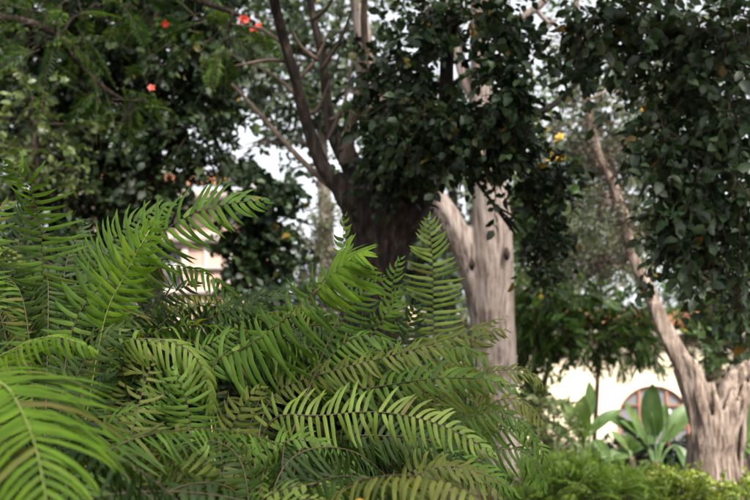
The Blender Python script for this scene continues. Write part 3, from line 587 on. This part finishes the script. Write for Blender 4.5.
# far row of trees that closes the view
for i, (px, D, ht, lm, lb) in enumerate(((-60, 27, 60, 'leaf_grey', 'distant grey green tree beyond the left edge trees'), (90, 33, 40, 'leaf_mid', 'distant green tree behind the peach coloured house'),
        (450, 28, 110, 'leaf_grey', 'distant pale tree showing between the forked and the pale trunk'), (560, 38, 120, 'leaf_mid', 'distant tree above the cream house, left of the gnarled limb'), (720, 40, 150, 'leaf_grey', 'distant tree above the cream house roof at the right'))):
    simple_tree('tree', lb, px, D, [(px, 330, D), (px + 4, 220, D), (px - 4, ht + 20, D)], .25,
        [clump(px + dx, ht + dy, D, 60, 40, 2.2, 60) for dx, dy in ((0, 0), (-50, 50), (50, 45), (0, 90), (-40, 130), (45, 140), (0, 190))], lm, 80 + i, group='distant trees', L=.7, K=9, size=.24, tpl=T_dia(.3))

# yellow flowers
def yellow_sprig(px, py, D, n, lb, sz=.06):
    c = P(px, py, D); r = np.random.default_rng(int(px)); root = thing('flower_spray', lb, 'flowers', c)
    for i in range(n):
        p = c + r.normal(size=3) * np.array([.05, .05, .06]) * D / 10; m = 5; u = norm(r.normal(size=3) + np.array([0, -1, .2])); e1 = norm(np.cross(u, [0, 0, 1])); e2 = np.cross(u, e1)
        d = np.array([math.cos(q) * e1 + math.sin(q) * e2 + .3 * u for q in np.arange(m) * 1.2566])
        v, f, a = instance(T_oval(.36), np.repeat(p[None], m, 0), frames(d, np.repeat(u[None], m, 0)), np.full(m, sz), r.uniform(0, 1, m)); part('flower', root, M['yellow_flower'], v, f, attr=a)
    v, f = tube([c + np.array([.02, .12, -.35]), c + np.array([.03, .06, -.15]), c], [.008, .006, .004], 6, 4); part('stem', root, M['twig'], v, f, True)
yellow_sprig(557, 150, 13.0, 7, 'yellow flowers high right of the pale trunk')
yellow_sprig(540, 292, 13.0, 2, 'yellow flowers beside the pale trunk at mid height')
yellow_sprig(640, 107, 8.6, 1, 'single yellow flower under the overhanging dark leaves', .04)

# ------------------------------------------------------------------ large leaved plants before the cream house
def paddle(L, W, bend, n=8):
    V = []; t = np.linspace(0, 1, n)
    for q in t:
        wd = W * (math.sin(min(1, q * 1.0 + .03) * math.pi) ** .45); x = L * q; z = -bend * L * q * q
        V += [[x, wd, z + wd * .35], [x, wd * .5, z + wd * .12], [x, 0, z], [x, -wd * .5, z + wd * .12], [x, -wd, z + wd * .35]]
    F = [[i * 5 + k, i * 5 + k + 1, i * 5 + 6 + k, i * 5 + 5 + k] for i in range(n - 1) for k in range(4)]
    return np.array(V), [np.array(F)]
PADS = [(lambda a: a)(paddle(1, w_, b_)) for w_, b_ in ((.2, .1), (.23, .3), (.2, .5), (.24, .2))]
PADM = []
for q in PADS:
    me = mesh_np('leaf', q[0], q[1], True); me.materials.append(M['leaf_banana']); PADM.append(me)
def banana(px, D, label, leaves):
    base = ground_at(px, D, .03); root = thing('banana_plant', label, 'plant', base, 'large leaved plants before the cream house')
    top = base + np.array([0, 0, .28])
    v, f = tube([base, base + np.array([.01, 0, .15]), top], [.06, .05, .04], 10, 5, .05); part('stem', root, M['bark_brown'], v, f, True)
    for i, (bx, by, tx, ty, dd, L) in enumerate(leaves):   # leaf foot and leaf tip as seen, dd = lean towards the viewer
        a = P(bx, by, D); e = P(tx, ty, D - dd); d = e - a; L = np.linalg.norm(d)
        v, f = tube([top - np.array([0, 0, .12]), (top + a) / 2 + np.array([0, 0, .02]), a, a + d * .5], [.022, .018, .014, .006], 6, 5); part('petiole', root, M['leaf_banana'], v, f, True)
        nr = norm(np.array([.8 * math.sin(i * 2.3 + px), -.8, .5 + .3 * math.cos(i * 1.7 + px)])); ax = frames(d[None], nr[None])[0]; o = link('leaf', PADM[i % 4], None, root)
        o.matrix_basis = Matrix(np.column_stack([ax.T * L, a - base]).tolist() + [[0, 0, 0, 1]])
banana(655, 13, 'large paddle leaved plant below the arched doorway', [(642, 444, 628, 402, .2, 0), (655, 436, 648, 388, .1, 0), (666, 440, 688, 400, .1, 0), (636, 438, 610, 412, .2, 0), (664, 432, 664, 402, -.2, 0), (676, 446, 694, 470, .3, 0), (648, 448, 642, 418, .3, 0)])
banana(585, 12.5, 'large paddle leaved plant left of the arched doorway', [(584, 424, 592, 382, .1, 0), (576, 432, 566, 400, .1, 0), (592, 432, 612, 406, .1, 0), (570, 440, 550, 420, .2, 0), (596, 440, 610, 462, .3, 0), (582, 438, 580, 404, .3, 0)])
banana(742, 13.5, 'large paddle leaved plant behind the gnarled trunk at the right edge', [(744, 440, 752, 398, .1, 0), (742, 442, 736, 404, .1, 0), (746, 444, 775, 420, .2, 0), (742, 446, 728, 430, .3, 0), (746, 448, 766, 458, .3, 0)])
banana(630, 14.6, 'large paddle leaved plant farther back, between two others below the doorway', [(628, 450, 612, 430, .1, 0), (630, 450, 632, 424, .1, 0), (632, 452, 650, 434, .2, 0), (628, 454, 606, 456, .2, 0)])

def low_shrub(name, label, px, D, cl, lm, seed, **kw):
    cl = [(c, q, int(n * 1.8)) for c, q, n in cl]
    base = ground_at(px, D, .05); root = thing(name, label, 'shrub', base)
    v, f = tube([base, base + np.array([.02, 0, .15]), cl[0][0]], [.03, .025, .012], 8, 4, .05); part('stem', root, M['twig'], v, f, True)
    boughs(root, cl, [base + np.array([0, 0, .2]), cl[0][0]], M['twig'], .008, seed); crown(root, cl, M[lm], seed, **kw)
D = 15.3
low_shrub('hedge', 'dark low hedge behind the large leaved plants', 640, D, [clump(px, 455, D, 24, 18, .4, 50) for px in (560, 590, 620, 650, 680, 710, 745)], 'leaf_dark', 90, L=.2, K=9, size=.08, tpl=T_dia(.32))
D = 6.8
low_shrub('shrub', 'soft feathery bright green shrub at the bottom, left of the gnarled trunk', 590, D, [clump(575, 486, D, 34, 20, .3, 90), clump(615, 492, D, 36, 18, .3, 84), clump(560, 474, D + .2, 18, 12, .2, 34), clump(645, 500, D, 26, 14, .3, 40), clump(540, 500, D, 30, 20, .3, 50), clump(522, 490, D + .3, 16, 26, .2, 40)], 'leaf_hedge', 91, L=.2, K=22, size=.045, tpl=T_dia(.17), droop=-.25, feather=True)
low_shrub('shrub', 'yellow green leafy shrub in front of the gnarled trunk foot', 688, D, [clump(684, 494, D, 26, 16, .25, 60), clump(668, 486, D + .2, 18, 12, .2, 30), clump(715, 506, D, 24, 14, .2, 40), clump(742, 496, D + .2, 22, 14, .25, 36)], 'leaf_yellowgreen', 92, L=.14, K=9, size=.045, tpl=T_oval(.26), droop=-.3)
D = 10.5
low_shrub('shrub', 'mid green shrub at the foot of the large leaved plants', 650, D, [clump(650, 488, D, 40, 14, .4, 40), clump(600, 470, D, 34, 10, .4, 30), clump(690, 476, D, 26, 10, .3, 24)], 'leaf_feather', 93, L=.18, K=12, size=.05, tpl=T_dia(.22), droop=-.2)
D = 12.0
low_shrub('shrub', 'loose yellowish shrub between the pale trunk and the large leaved plants', 545, D, [clump(545, 415, D, 28, 30, .4, 44), clump(530, 450, D, 26, 26, .4, 40), clump(560, 440, D, 24, 24, .4, 30)], 'leaf_light', 94, L=.22, K=12, size=.06, tpl=T_dia(.2), droop=0)

D = 8.0
low_shrub('shrub', 'dark leafy shrub behind the middle ferns, below the forked trunk', 330, D, [clump(px, py, D, 30, 26, .4, 40) for px, py in ((250, 318), (290, 320), (330, 325), (375, 330), (440, 340), (300, 360), (370, 370), (430, 385), (215, 330), (340, 415), (400, 425), (445, 430), (280, 410))], 'leaf_grey', 95, L=.22, K=9, size=.07, tpl=T_dia(.3))
D = 19.0
low_shrub('hedge', 'long grey green hedge in the distance behind the pale trunk', 400, D, [clump(px, py, D, 30, 26, .5, 34) for px in range(230, 530, 40) for py in (395, 450)], 'leaf_grey', 97, L=.3, K=9, size=.13, tpl=T_dia(.3))
D = 5.0
low_shrub('shrub', 'dark shrub close behind the tall left ferns', 60, D, [clump(px, py, D, 44, 34, .3, 60) for px, py in ((-20, 260), (40, 265), (92, 285), (0, 320), (70, 330), (125, 350))], 'leaf_dark', 96, L=.2, K=9, size=.06, tpl=T_dia(.32))
# ------------------------------------------------------------------ small lantern seen over the ferns
def lantern():
    D = 8.5; c = P(411, 314, D); b = ground_at(411, D, .05)
    M['lantern_cream'] = plain('lantern_cream', (.62, .48, .27), .6, .1, 8)
    root = thing('garden_lantern', 'small cream lantern with a thin cross bar just above the middle ferns', 'lantern', b)
    k = D / FPX; z = np.array([0, 0, 1.])
    v, f = tube([b, b + z * .5, c - z * 12 * k], [.03, .025, .022], 10, 4); part('post', root, M['stone_trim'], v, f, True)
    v, f = tube([c - z * 11 * k, c - z * 9 * k, c - z * 2 * k, c + z * 4 * k, c + z * 5.5 * k], [.03, .04, .045, .045, .03], 12, 3); part('body', root, M['lantern_cream'], v, f, True)
    v, f = tube([c + z * 4.5 * k, c + z * 6 * k, c + z * 8 * k], [.055, .04, .012], 12, 3); part('cap', root, M['stone_trim'], v, f, True)
    v, f = tube([c + np.array([-17 * k, 0, 2 * k]), c + z * 3 * k, c + np.array([15 * k, 0, 1.5 * k])], [.006, .008, .006], 6, 4); part('cross_bar', root, M['stone_trim'], v, f, True)
lantern()

# ------------------------------------------------------------------ ferns
def leaflet(bend, sweep, wavy, w=.125):
    xs = [0, .06, .28, .52, .74, .91, 1.0]; wd = [.5, 1, 1, .92, .74, .42, .05]; V = []
    for x, q in zip(xs, wd):
        cy = sweep * (x ** 2.2 - .25 * x) + wavy * math.sin(x * 7) * .02; cz = -bend * x ** 2 + wavy * .025 * math.cos(x * 6); x = x * (1 - .18 * bend - .1 * sweep * x)
        V += [[x, cy + q * w, cz - .12 * q * w], [x, cy, cz], [x, cy - q * w, cz - .12 * q * w]]
    F = [[i * 3 + k, i * 3 + k + 1, i * 3 + 4 + k, i * 3 + 3 + k] for i in range(6) for k in range(2)]
    return np.array(V), [np.array(F)]
LV = [leaflet(b, s, wv) for b, s, wv in ((.12, .28, 1), (.24, .38, -1), (.36, .26, .5), (.5, .42, -1), (.66, .3, 1), (.2, .5, 0), (.3, .15, 1), (.85, .4, -.6), (.35, .8, 0), (.2, 1.0, .6), (.5, .65, -.6))]
LMESH = {}
def lmesh(i, mat):
    if (i, mat.name) not in LMESH:
        me = mesh_np('leaflet', LV[i][0], LV[i][1], True); me.materials.append(mat); LMESH[(i, mat.name)] = me
    return LMESH[(i, mat.name)]
budget = {}
def frond(root, path, s0, mat, Lmax, nrm, r, hero=False, spacing=.0150, curl=(0, 6), sweep=12, grav=.25, tip=35, rmat='rachis', wmul=1.0, one_side=None, rr=.0019, tw=(0, 0)):
    c = catmull(np.array(path), 10); n = 60; c, Ltot = resample(c, n); T = norm(np.gradient(c, axis=0)); s = np.linspace(0, Ltot, n)
    rad = np.interp(s, [0, Ltot], [rr * 1.3, rr * .35]); v, f = tube(c[::3], rad[::3], 6, 2); o0 = parent_origin(root)
    ss = np.arange(s0, Ltot, spacing); t = (ss - s0) / (Ltot - s0)
    prof = np.minimum(1, .62 + t * 2.2) * (1 - t ** 2.6) ** .75 + .08
    pos, axs, scs, var = [], [], [], []
    nrm = norm(nrm)
    for k in range(len(ss)):
        p = np.array([np.interp(ss[k], s, c[:, j]) for j in range(3)]); tt = norm(np.array([np.interp(ss[k], s, T[:, j]) for j in range(3)]))
        N = norm(nrm - tt * (nrm @ tt)); S0 = np.cross(tt, N); aw = tw[0] + (tw[1] - tw[0]) * t[k]; N = N * math.cos(aw) + S0 * math.sin(aw); S = np.cross(tt, N)
        for sg in (1, -1):
            if one_side and sg != one_side and t[k] < .9: continue
            if r.uniform() < .012: continue
            a = R(sweep + tip * t[k] ** 1.5 + r.normal() * 6); d = norm(S * sg * math.cos(a) + tt * math.sin(a) + np.array([0, 0, -grav * r.uniform(.7, 1.3)]) + r.normal(size=3) * .035)
            Nn = norm(N + r.normal(size=3) * .12); Y = norm(np.cross(Nn, d)); Y = Y if Y @ tt > 0 else -Y; Z = np.cross(d, Y); Z = Z if Z @ Nn > 0 else -Z
            le = Lmax * prof[k] * r.uniform(.93, 1.06); wf = np.clip(spacing * .27 / (.125 * le), .36, 1.5) * wmul
            pos.append(p + (tt * spacing * .25 * sg)); axs.append(np.stack([d * le, Y * le * wf, Z * le])); var.append(int(r.integers(curl[0], curl[1])))
    pos = np.array(pos); axs = np.array(axs); var = np.array(var); key = root.name
    if hero and budget.get(key, 0) + len(pos) <= 300:
        budget[key] = budget.get(key, 0) + len(pos)
        fo = part('frond', root, M[rmat], v, f, True)
        for i in range(len(pos)):
            o = link('leaflet', lmesh(var[i], mat), None, fo); o.matrix_basis = Matrix(np.column_stack([axs[i].T, pos[i] - o0]).tolist() + [[0, 0, 0, 1]])
    else:
        Vs, Fs, A, mi = [v], [f[0]], [np.zeros(len(v))], [0] * len(f[0]); off = len(v); base_r = r.uniform()
        for k in range(len(LV)):
            m = var == k
            if not m.any(): continue
            vv, ff, aa = instance(LV[k], pos[m], axs[m], np.ones(m.sum()), base_r + r.uniform(0, .35, m.sum()))
            Vs.append(vv); Fs.append(ff[0] + off); off += len(vv); A.append(aa); mi += [1] * len(ff[0])
        me = mesh_np('frond', np.vstack(Vs) - o0, [np.vstack(Fs)], True, np.concatenate(A)); me.materials.append(M[rmat]); me.materials.append(mat)
        me.polygons.foreach_set('material_index', np.array(mi, np.int32)); link('frond', me, None, root)
SIL = np.array([(-400, 150), (0, 172), (40, 200), (70, 240), (130, 235), (200, 262), (260, 300), (320, 300), (345, 280), (390, 330), (430, 345), (480, 345), (520, 385), (545, 440), (560, 520), (620, 640), (1200, 1500)], float)
def fern(label, crown_px, crown_d, heroes, nfill, mats, seed, Lr=(.55, .85), spread=1.0, emin=.35):
    q = P(crown_px, 430, crown_d); base = np.array([q[0], q[1], float(gz(q[0], q[1])) - .02]); r = np.random.default_rng(seed)
    root = thing('fern', label, 'fern', base, 'sword ferns in the raised bed'); top = base + np.array([0, 0, .08])
    v, f = tube([base - np.array([0, 0, .05]), base + np.array([0, 0, .05]), top], [.06, .055, .03], 10, 4, .2); part('rootstock', root, M['bark_dark'], v, f, True)
    toc = np.array([0, -1, 0.])
    for h in heroes:
        pts = [P(*k) for k in h['p']]; st = top + r.normal(size=3) * .02; d0 = pts[0] - st
        path = [st, st + d0 * .5 + np.array([0, 0, .05]) * np.linalg.norm(d0)] + pts
        c, Lt = resample(catmull(np.array(path), 10), 200); i0 = np.argmin(np.linalg.norm(c - pts[h.get('k0', 0)], axis=1)); s0 = Lt * i0 / 199
        nr = norm(toc * h.get('f', .8) + np.array([h.get('nx', 0), 0, h.get('u', .55)]))
        frond(root, path, s0, M[h['m']], h['L'], nr, r, h.get('hero', True), h.get('sp', .0150), h.get('curl', (0, 6)), h.get('sw', 12), h.get('g', .2), h.get('tip', 35), h.get('rm', 'rachis'), h.get('w', 1.0), h.get('one'))
    k = 0; tries = 0
    while k < nfill and tries < nfill * 40:
        tries += 1
        az = r.uniform(0, 2 * math.pi); L = r.uniform(*Lr); el = r.uniform(emin, 1.3); out = np.array([math.cos(az), math.sin(az), 0]); 
        a = top + r.normal(size=3) * .03; h = L * math.sin(el); w_ = L * math.cos(el) * spread
        path = [a, a + out * w_ * .25 + np.array([0, 0, h * .5]), a + out * w_ * .62 + np.array([0, 0, h * .86]), a + out * (w_ * 1.05 + .08) + np.array([0, 0, h * .88]), a + out * (w_ * 1.3 + .2) + np.array([0, 0, h * .72 - .06])]
        c = catmull(np.array(path), 5)
        if (c[:, 1] < .75).any(): continue
        x, y, d = proj(c)
        if (y < np.interp(x, SIL[:, 0], SIL[:, 1]) + 6).any(): continue
        if ((d < 2.35) & (y < 425) & (x > -30) & (x < 560)).any() or ((d < crown_d - .35) & (y < 490)).any(): continue
        side = np.cross(out, [0, 0, 1]); nr = np.array([0, 0, 1]) * .9 - out * .3 + side * r.normal() * .3
        frond(root, path, L * .22, M[mats[int(r.integers(len(mats)))]], r.uniform(.065, .10), nr, r, False, r.uniform(.0132, .016), (1, 8), 10, r.uniform(.1, .9), 30, 'rachis', tw=(r.normal() * .35, r.normal() * .6), rr=.0015)
        k += 1
d_ = dict
MIX = ['fern_green', 'fern_dark', 'fern_dark', 'fern_dark', 'fern_green', 'fern_olive', 'fern_dark', 'fern_dark', 'fern_olive']  # mostly dark greens: shade in the hollows is put into the fill colour
fern('fern at the left with tall arching fronds, one sweeping right over the peach house', 60, 2.35, [
    d_(p=[(72, 330, 2.4), (105, 282, 2.4), (142, 246, 2.38), (190, 215, 2.35), (232, 203, 2.33), (268, 199, 2.32)], L=.115, m='fern_green', f=1, u=.2, sp=.0185, g=.25, tip=30, hero=True, w=1.05),
    d_(p=[(104, 322, 2.25), (120, 285, 2.24), (138, 250, 2.22), (156, 219, 2.2)], L=.07, m='fern_bright', f=.8, u=.5, nx=.4, sp=.019, g=.1, rm='rachis_green', tip=30),
    d_(p=[(44, 320, 2.5), (43, 270, 2.5), (40, 225, 2.48), (28, 185, 2.42), (4, 162, 2.36)], L=.10, m='fern_green', f=1, u=.2, nx=-.25, g=.4, curl=(2, 8), sp=.018),
    d_(p=[(8, 330, 2.6), (14, 280, 2.6), (20, 235, 2.6), (28, 196, 2.6)], L=.075, m='fern_dark', f=1, u=.2, g=.2, hero=False),
    d_(p=[(58, 330, 2.6), (62, 290, 2.6), (70, 250, 2.65), (86, 222, 2.7)], L=.085, m='fern_dark', f=1, u=.2, g=.2, hero=False),
    d_(p=[(100, 330, 2.7), (120, 280, 2.7), (140, 240, 2.7), (160, 215, 2.7)], L=.08, m='fern_green', f=1, u=.3, g=.2, hero=False),
    d_(p=[(-30, 330, 2.2), (-25, 270, 2.2), (-10, 225, 2.2), (10, 200, 2.2)], L=.08, m='fern_green', f=1, u=.3, g=.2, hero=False),
    d_(p=[(-20, 385, 1.9), (10, 352, 1.85), (40, 338, 1.82), (70, 338, 1.8), (98, 352, 1.78)], L=.06, m='fern_bright', f=.8, u=.6, g=.6, sp=.014, rm='rachis_green', curl=(2, 8)),
], 60, MIX, 101, (.5, .9), .8, .8)
fern('fern behind the centre with a glossy frond lying level', 170, 2.75, [
    d_(p=[(130, 345, 2.5), (180, 330, 2.45), (225, 312, 2.42), (262, 298, 2.4), (296, 288, 2.4)], L=.07, m='fern_dark', f=.9, u=.4, g=.0, sp=.0150),
    d_(p=[(170, 370, 2.6), (205, 340, 2.6), (240, 318, 2.6), (262, 290, 2.6)], L=.07, m='fern_green', f=.8, u=.5, hero=False),
    d_(p=[(110, 380, 2.5), (130, 330, 2.5), (160, 300, 2.5), (200, 280, 2.5)], L=.075, m='fern_dark', f=.8, u=.5, hero=False),
    d_(p=[(150, 420, 2.35), (175, 380, 2.35), (200, 350, 2.35), (235, 330, 2.35)], L=0.09, m='fern_green', hero=False, f=0.9, u=0.4, g=0.3),
    d_(p=[(215, 500, 2.05), (225, 450, 2.05), (240, 410, 2.05), (262, 385, 2.05)], L=0.065, m='fern_olive', hero=False, f=1, u=0.3, g=0.3, curl=(3, 8)),
    d_(p=[(120, 352, 2.2), (150, 340, 2.2), (185, 347, 2.2), (205, 374, 2.2), (212, 415, 2.2)], L=0.08, m='fern_pale', hero=False, f=0.8, u=0.5, g=0.6, curl=(3, 8)),
    d_(p=[(60, 420, 2.15), (75, 380, 2.15), (95, 345, 2.15), (125, 325, 2.15)], L=0.075, m='fern_dark', hero=False, f=0.9, u=0.4),
    d_(p=[(240, 470, 2), (275, 445, 2), (310, 440, 2), (345, 455, 2)], L=0.06, m='fern_green', hero=False, f=0.8, u=0.5),
    d_(p=[(20, 470, 1.9), (60, 440, 1.9), (90, 400, 1.9), (110, 370, 1.9)], L=0.07, m='fern_dark', hero=False, f=0.8, u=0.5),
    d_(p=[(70, 330, 2.62), (95, 270, 2.62), (125, 228, 2.62), (172, 203, 2.62)], L=0.1, m='fern_green', hero=False, f=1, u=0.2, g=0.2),
    d_(p=[(180, 480, 2.1), (190, 430, 2.1), (185, 395, 2.1), (170, 365, 2.1)], L=0.07, m='fern_green', hero=False, f=1, u=0.3, g=0.5, curl=(3, 8)),
    d_(p=[(80, 480, 2), (95, 440, 2), (120, 415, 2), (160, 405, 2)], L=0.07, m='fern_green', hero=False, f=0.8, u=0.6, g=0.4),
], 60, MIX, 102, (.5, .85), .9, .6)
fern('fern in the middle whose bright frond ends in a crested tip', 235, 2.2, [
    d_(p=[(210, 372, 2.25), (250, 345, 2.24), (285, 318, 2.22), (318, 288, 2.2), (346, 262, 2.18)], L=.13, m='fern_green', f=.9, u=.4, g=.75, sp=.0150, tip=10, w=1.0, curl=(1, 8)),
    d_(p=[(211, 372, 2.255), (251, 345, 2.245), (286, 318, 2.225), (318, 289, 2.2), (334, 273, 2.17), (350, 258, 2.15), (366, 252, 2.13)], k0=3, L=.095, m='fern_bright', f=.8, u=.5, g=.15, sp=.010, tip=50, w=1.5, rm='rachis_green', curl=(2, 8)),
    d_(p=[(344, 300, 2.35), (345, 265, 2.35), (343, 235, 2.35), (345, 212, 2.34)], L=.035, m='fern_green', f=1, u=.2, sp=.016, hero=False),
    d_(p=[(268, 424, 2.1), (320, 416, 2.08), (375, 412, 2.06), (425, 420, 2.04), (465, 436, 2.03), (496, 456, 2.02)], L=.075, m='fern_pale', f=1, u=.3, g=.18, sp=.0150, sw=4),
    d_(p=[(270, 400, 2.3), (330, 372, 2.3), (390, 356, 2.3), (450, 338, 2.28), (505, 316, 2.26)], L=.055, m='fern_olive', f=.8, u=.55, g=.15, sp=.0150),
], 44, MIX, 103)
fern('fern on the right side of the bed with one frond standing straight up', 385, 2.7, [
    d_(p=[(432, 350, 2.6), (433, 310, 2.6), (433, 270, 2.6), (431, 240, 2.6), (428, 216, 2.6)], L=.085, m='fern_pale', f=1, u=.15, g=.15, sp=.0150, tip=22),
    d_(p=[(330, 405, 2.4), (390, 385, 2.4), (445, 378, 2.38), (490, 380, 2.36), (525, 392, 2.34)], L=.07, m='fern_green', f=.9, u=.4, g=.1, sp=.02),
    d_(p=[(420, 420, 2.5), (455, 390, 2.5), (490, 372, 2.5), (528, 372, 2.5), (548, 392, 2.5)], L=.06, m='fern_olive', f=.7, u=.6, hero=False),
    d_(p=[(420, 440, 2.5), (460, 420, 2.5), (505, 412, 2.5), (540, 440, 2.5)], L=.07, m='fern_green', f=.7, u=.6, hero=False),
    d_(p=[(400, 450, 2.3), (440, 455, 2.3), (480, 470, 2.3), (520, 495, 2.3)], L=.07, m='fern_green', f=.8, u=.5, hero=False),
    d_(p=[(395, 330, 2.6), (392, 300, 2.6), (394, 275, 2.6), (402, 255, 2.6)], L=.04, m='fern_green', f=1, u=.2, hero=False),
    d_(p=[(430, 470, 2.6), (470, 440, 2.6), (520, 430, 2.6), (556, 470, 2.6)], L=.07, m='fern_green', f=.8, u=.5, hero=False),
    d_(p=[(420, 400, 2.7), (455, 365, 2.7), (480, 335, 2.7), (508, 330, 2.7)], L=.07, m='fern_olive', f=.9, u=.4, hero=False),
    d_(p=[(300, 385, 2.45), (328, 345, 2.45), (352, 305, 2.45), (382, 276, 2.45)], L=0.075, m='fern_green', hero=False, f=0.9, u=0.3, g=0.3),
    d_(p=[(340, 390, 2.5), (360, 352, 2.5), (384, 318, 2.5), (402, 288, 2.5)], L=0.065, m='fern_green', hero=False, f=0.9, u=0.3, g=0.3),
    d_(p=[(380, 400, 2.55), (398, 360, 2.55), (408, 330, 2.55), (416, 300, 2.55)], L=0.06, m='fern_dark', hero=False, f=1, u=0.2),
    d_(p=[(352, 370, 2.5), (362, 325, 2.5), (360, 292, 2.5), (350, 262, 2.5)], L=0.06, m='fern_dark', hero=False, f=1, u=0.2),
    d_(p=[(400, 480, 2.1), (430, 468, 2.1), (470, 475, 2.1), (505, 500, 2.1)], L=0.065, m='fern_olive', hero=False, f=0.8, u=0.5),
    d_(p=[(340, 445, 2.2), (390, 436, 2.2), (440, 444, 2.2), (474, 474, 2.2)], L=0.07, m='fern_dark', hero=False, f=0.9, u=0.4),
    d_(p=[(310, 400, 2.4), (335, 352, 2.4), (365, 335, 2.4), (400, 345, 2.4)], L=0.08, m='fern_green', hero=False, f=0.7, u=0.6, g=0.5),
    d_(p=[(380, 380, 2.45), (415, 352, 2.45), (455, 345, 2.45), (490, 360, 2.45)], L=0.075, m='fern_green', hero=False, f=0.8, u=0.5, g=0.4),
    d_(p=[(460, 440, 2.6), (490, 405, 2.6), (520, 400, 2.6), (545, 425, 2.6)], L=0.07, m='fern_olive', hero=False, f=0.7, u=0.6, g=0.4),
    d_(p=[(470, 470, 2.5), (500, 450, 2.5), (528, 455, 2.5), (548, 490, 2.5)], L=0.07, m='fern_green', hero=False, f=0.7, u=0.6, g=0.4),
], 46, MIX, 104)
fern('fern nearest the lower left corner with a bright yellow green frond', -90, 1.5, [
    d_(p=[(-34, 386, 1.42), (2, 384, 1.32), (22, 412, 1.22), (38, 456, 1.14), (50, 525, 1.08)], L=.155, w=.85, m='fern_bright', f=.75, u=.6, nx=.2, g=.12, sp=.0135, sw=2, tip=30, curl=(8, 11), rm='rachis_green'),
    d_(p=[(112, 510, 1.7), (128, 450, 1.72), (140, 400, 1.75), (152, 362, 1.8)], L=.062, m='fern_olive', f=1, u=.3, g=.35, sp=.0150, curl=(3, 8), w=.75),
    d_(p=[(200, 520, 1.75), (203, 480, 1.75), (200, 445, 1.76)], L=.045, m='fern_pale', f=1, u=.2, g=.1, sp=.014, hero=False),
    d_(p=[(-10, 540, 1.3), (0, 480, 1.25), (-5, 430, 1.2)], L=.09, m='fern_bright', f=.8, u=.6, hero=False, rm='rachis_green'),
], 30, MIX, 105, (.35, .6))
fern('fern low in the foreground centre with pale leaflets', 270, 1.75, [
    d_(p=[(232, 530, 1.75), (262, 500, 1.74), (298, 486, 1.72), (335, 488, 1.7), (366, 506, 1.7)], L=.045, m='fern_pale', f=.6, u=.8, g=.05, sp=.017),
    d_(p=[(250, 520, 1.7), (300, 500, 1.68), (345, 502, 1.66)], L=.05, m='fern_pale', f=.6, u=.8, g=.0, sp=.017),
    d_(p=[(380, 520, 1.9), (410, 480, 1.9), (450, 466, 1.9), (500, 480, 1.9)], L=.05, m='fern_olive', f=.8, u=.6, hero=False),
], 30, MIX, 106, (.3, .5))
fern('fern at the back left corner of the bed, mostly hidden', -60, 2.9, [], 36, MIX, 107, (.6, 1.0), .8, .8)
fern('fern at the back of the bed behind the level frond', 300, 3.3, [], 34, MIX, 108)

def croton():
    D = 1.55; q = P(405, 430, D); base = np.array([q[0], q[1], float(gz(q[0], q[1])) - .02]); root = thing('croton', 'small croton with yellow and reddish leaves at the bottom edge', 'plant', base)
    me = mesh_np('leaf', *T_oval(.2)); me.materials.append(M['leaf_croton']); r = np.random.default_rng(3); top = P(402, 503, D)
    v, f = tube([base, (base + top) / 2 + np.array([.02, 0, 0]), top], [.008, .007, .004], 8, 4); part('stem', root, M['twig'], v, f, True)
    for i in range(40):
        p = base + (top - base) * r.uniform(.7, 1.02) + r.normal(size=3) * np.array([.04, .03, .006]); a = r.uniform(0, 6.28); d = np.array([math.cos(a), math.sin(a), r.uniform(-.2, .5)])
        ax = frames(d[None], (np.array([0, -.3, 1.]) + r.normal(size=3) * .25)[None])[0]; o = link('leaf', me, None, root); o.matrix_basis = Matrix(np.column_stack([ax.T * r.uniform(.03, .055), p - base]).tolist() + [[0, 0, 0, 1]])
croton()
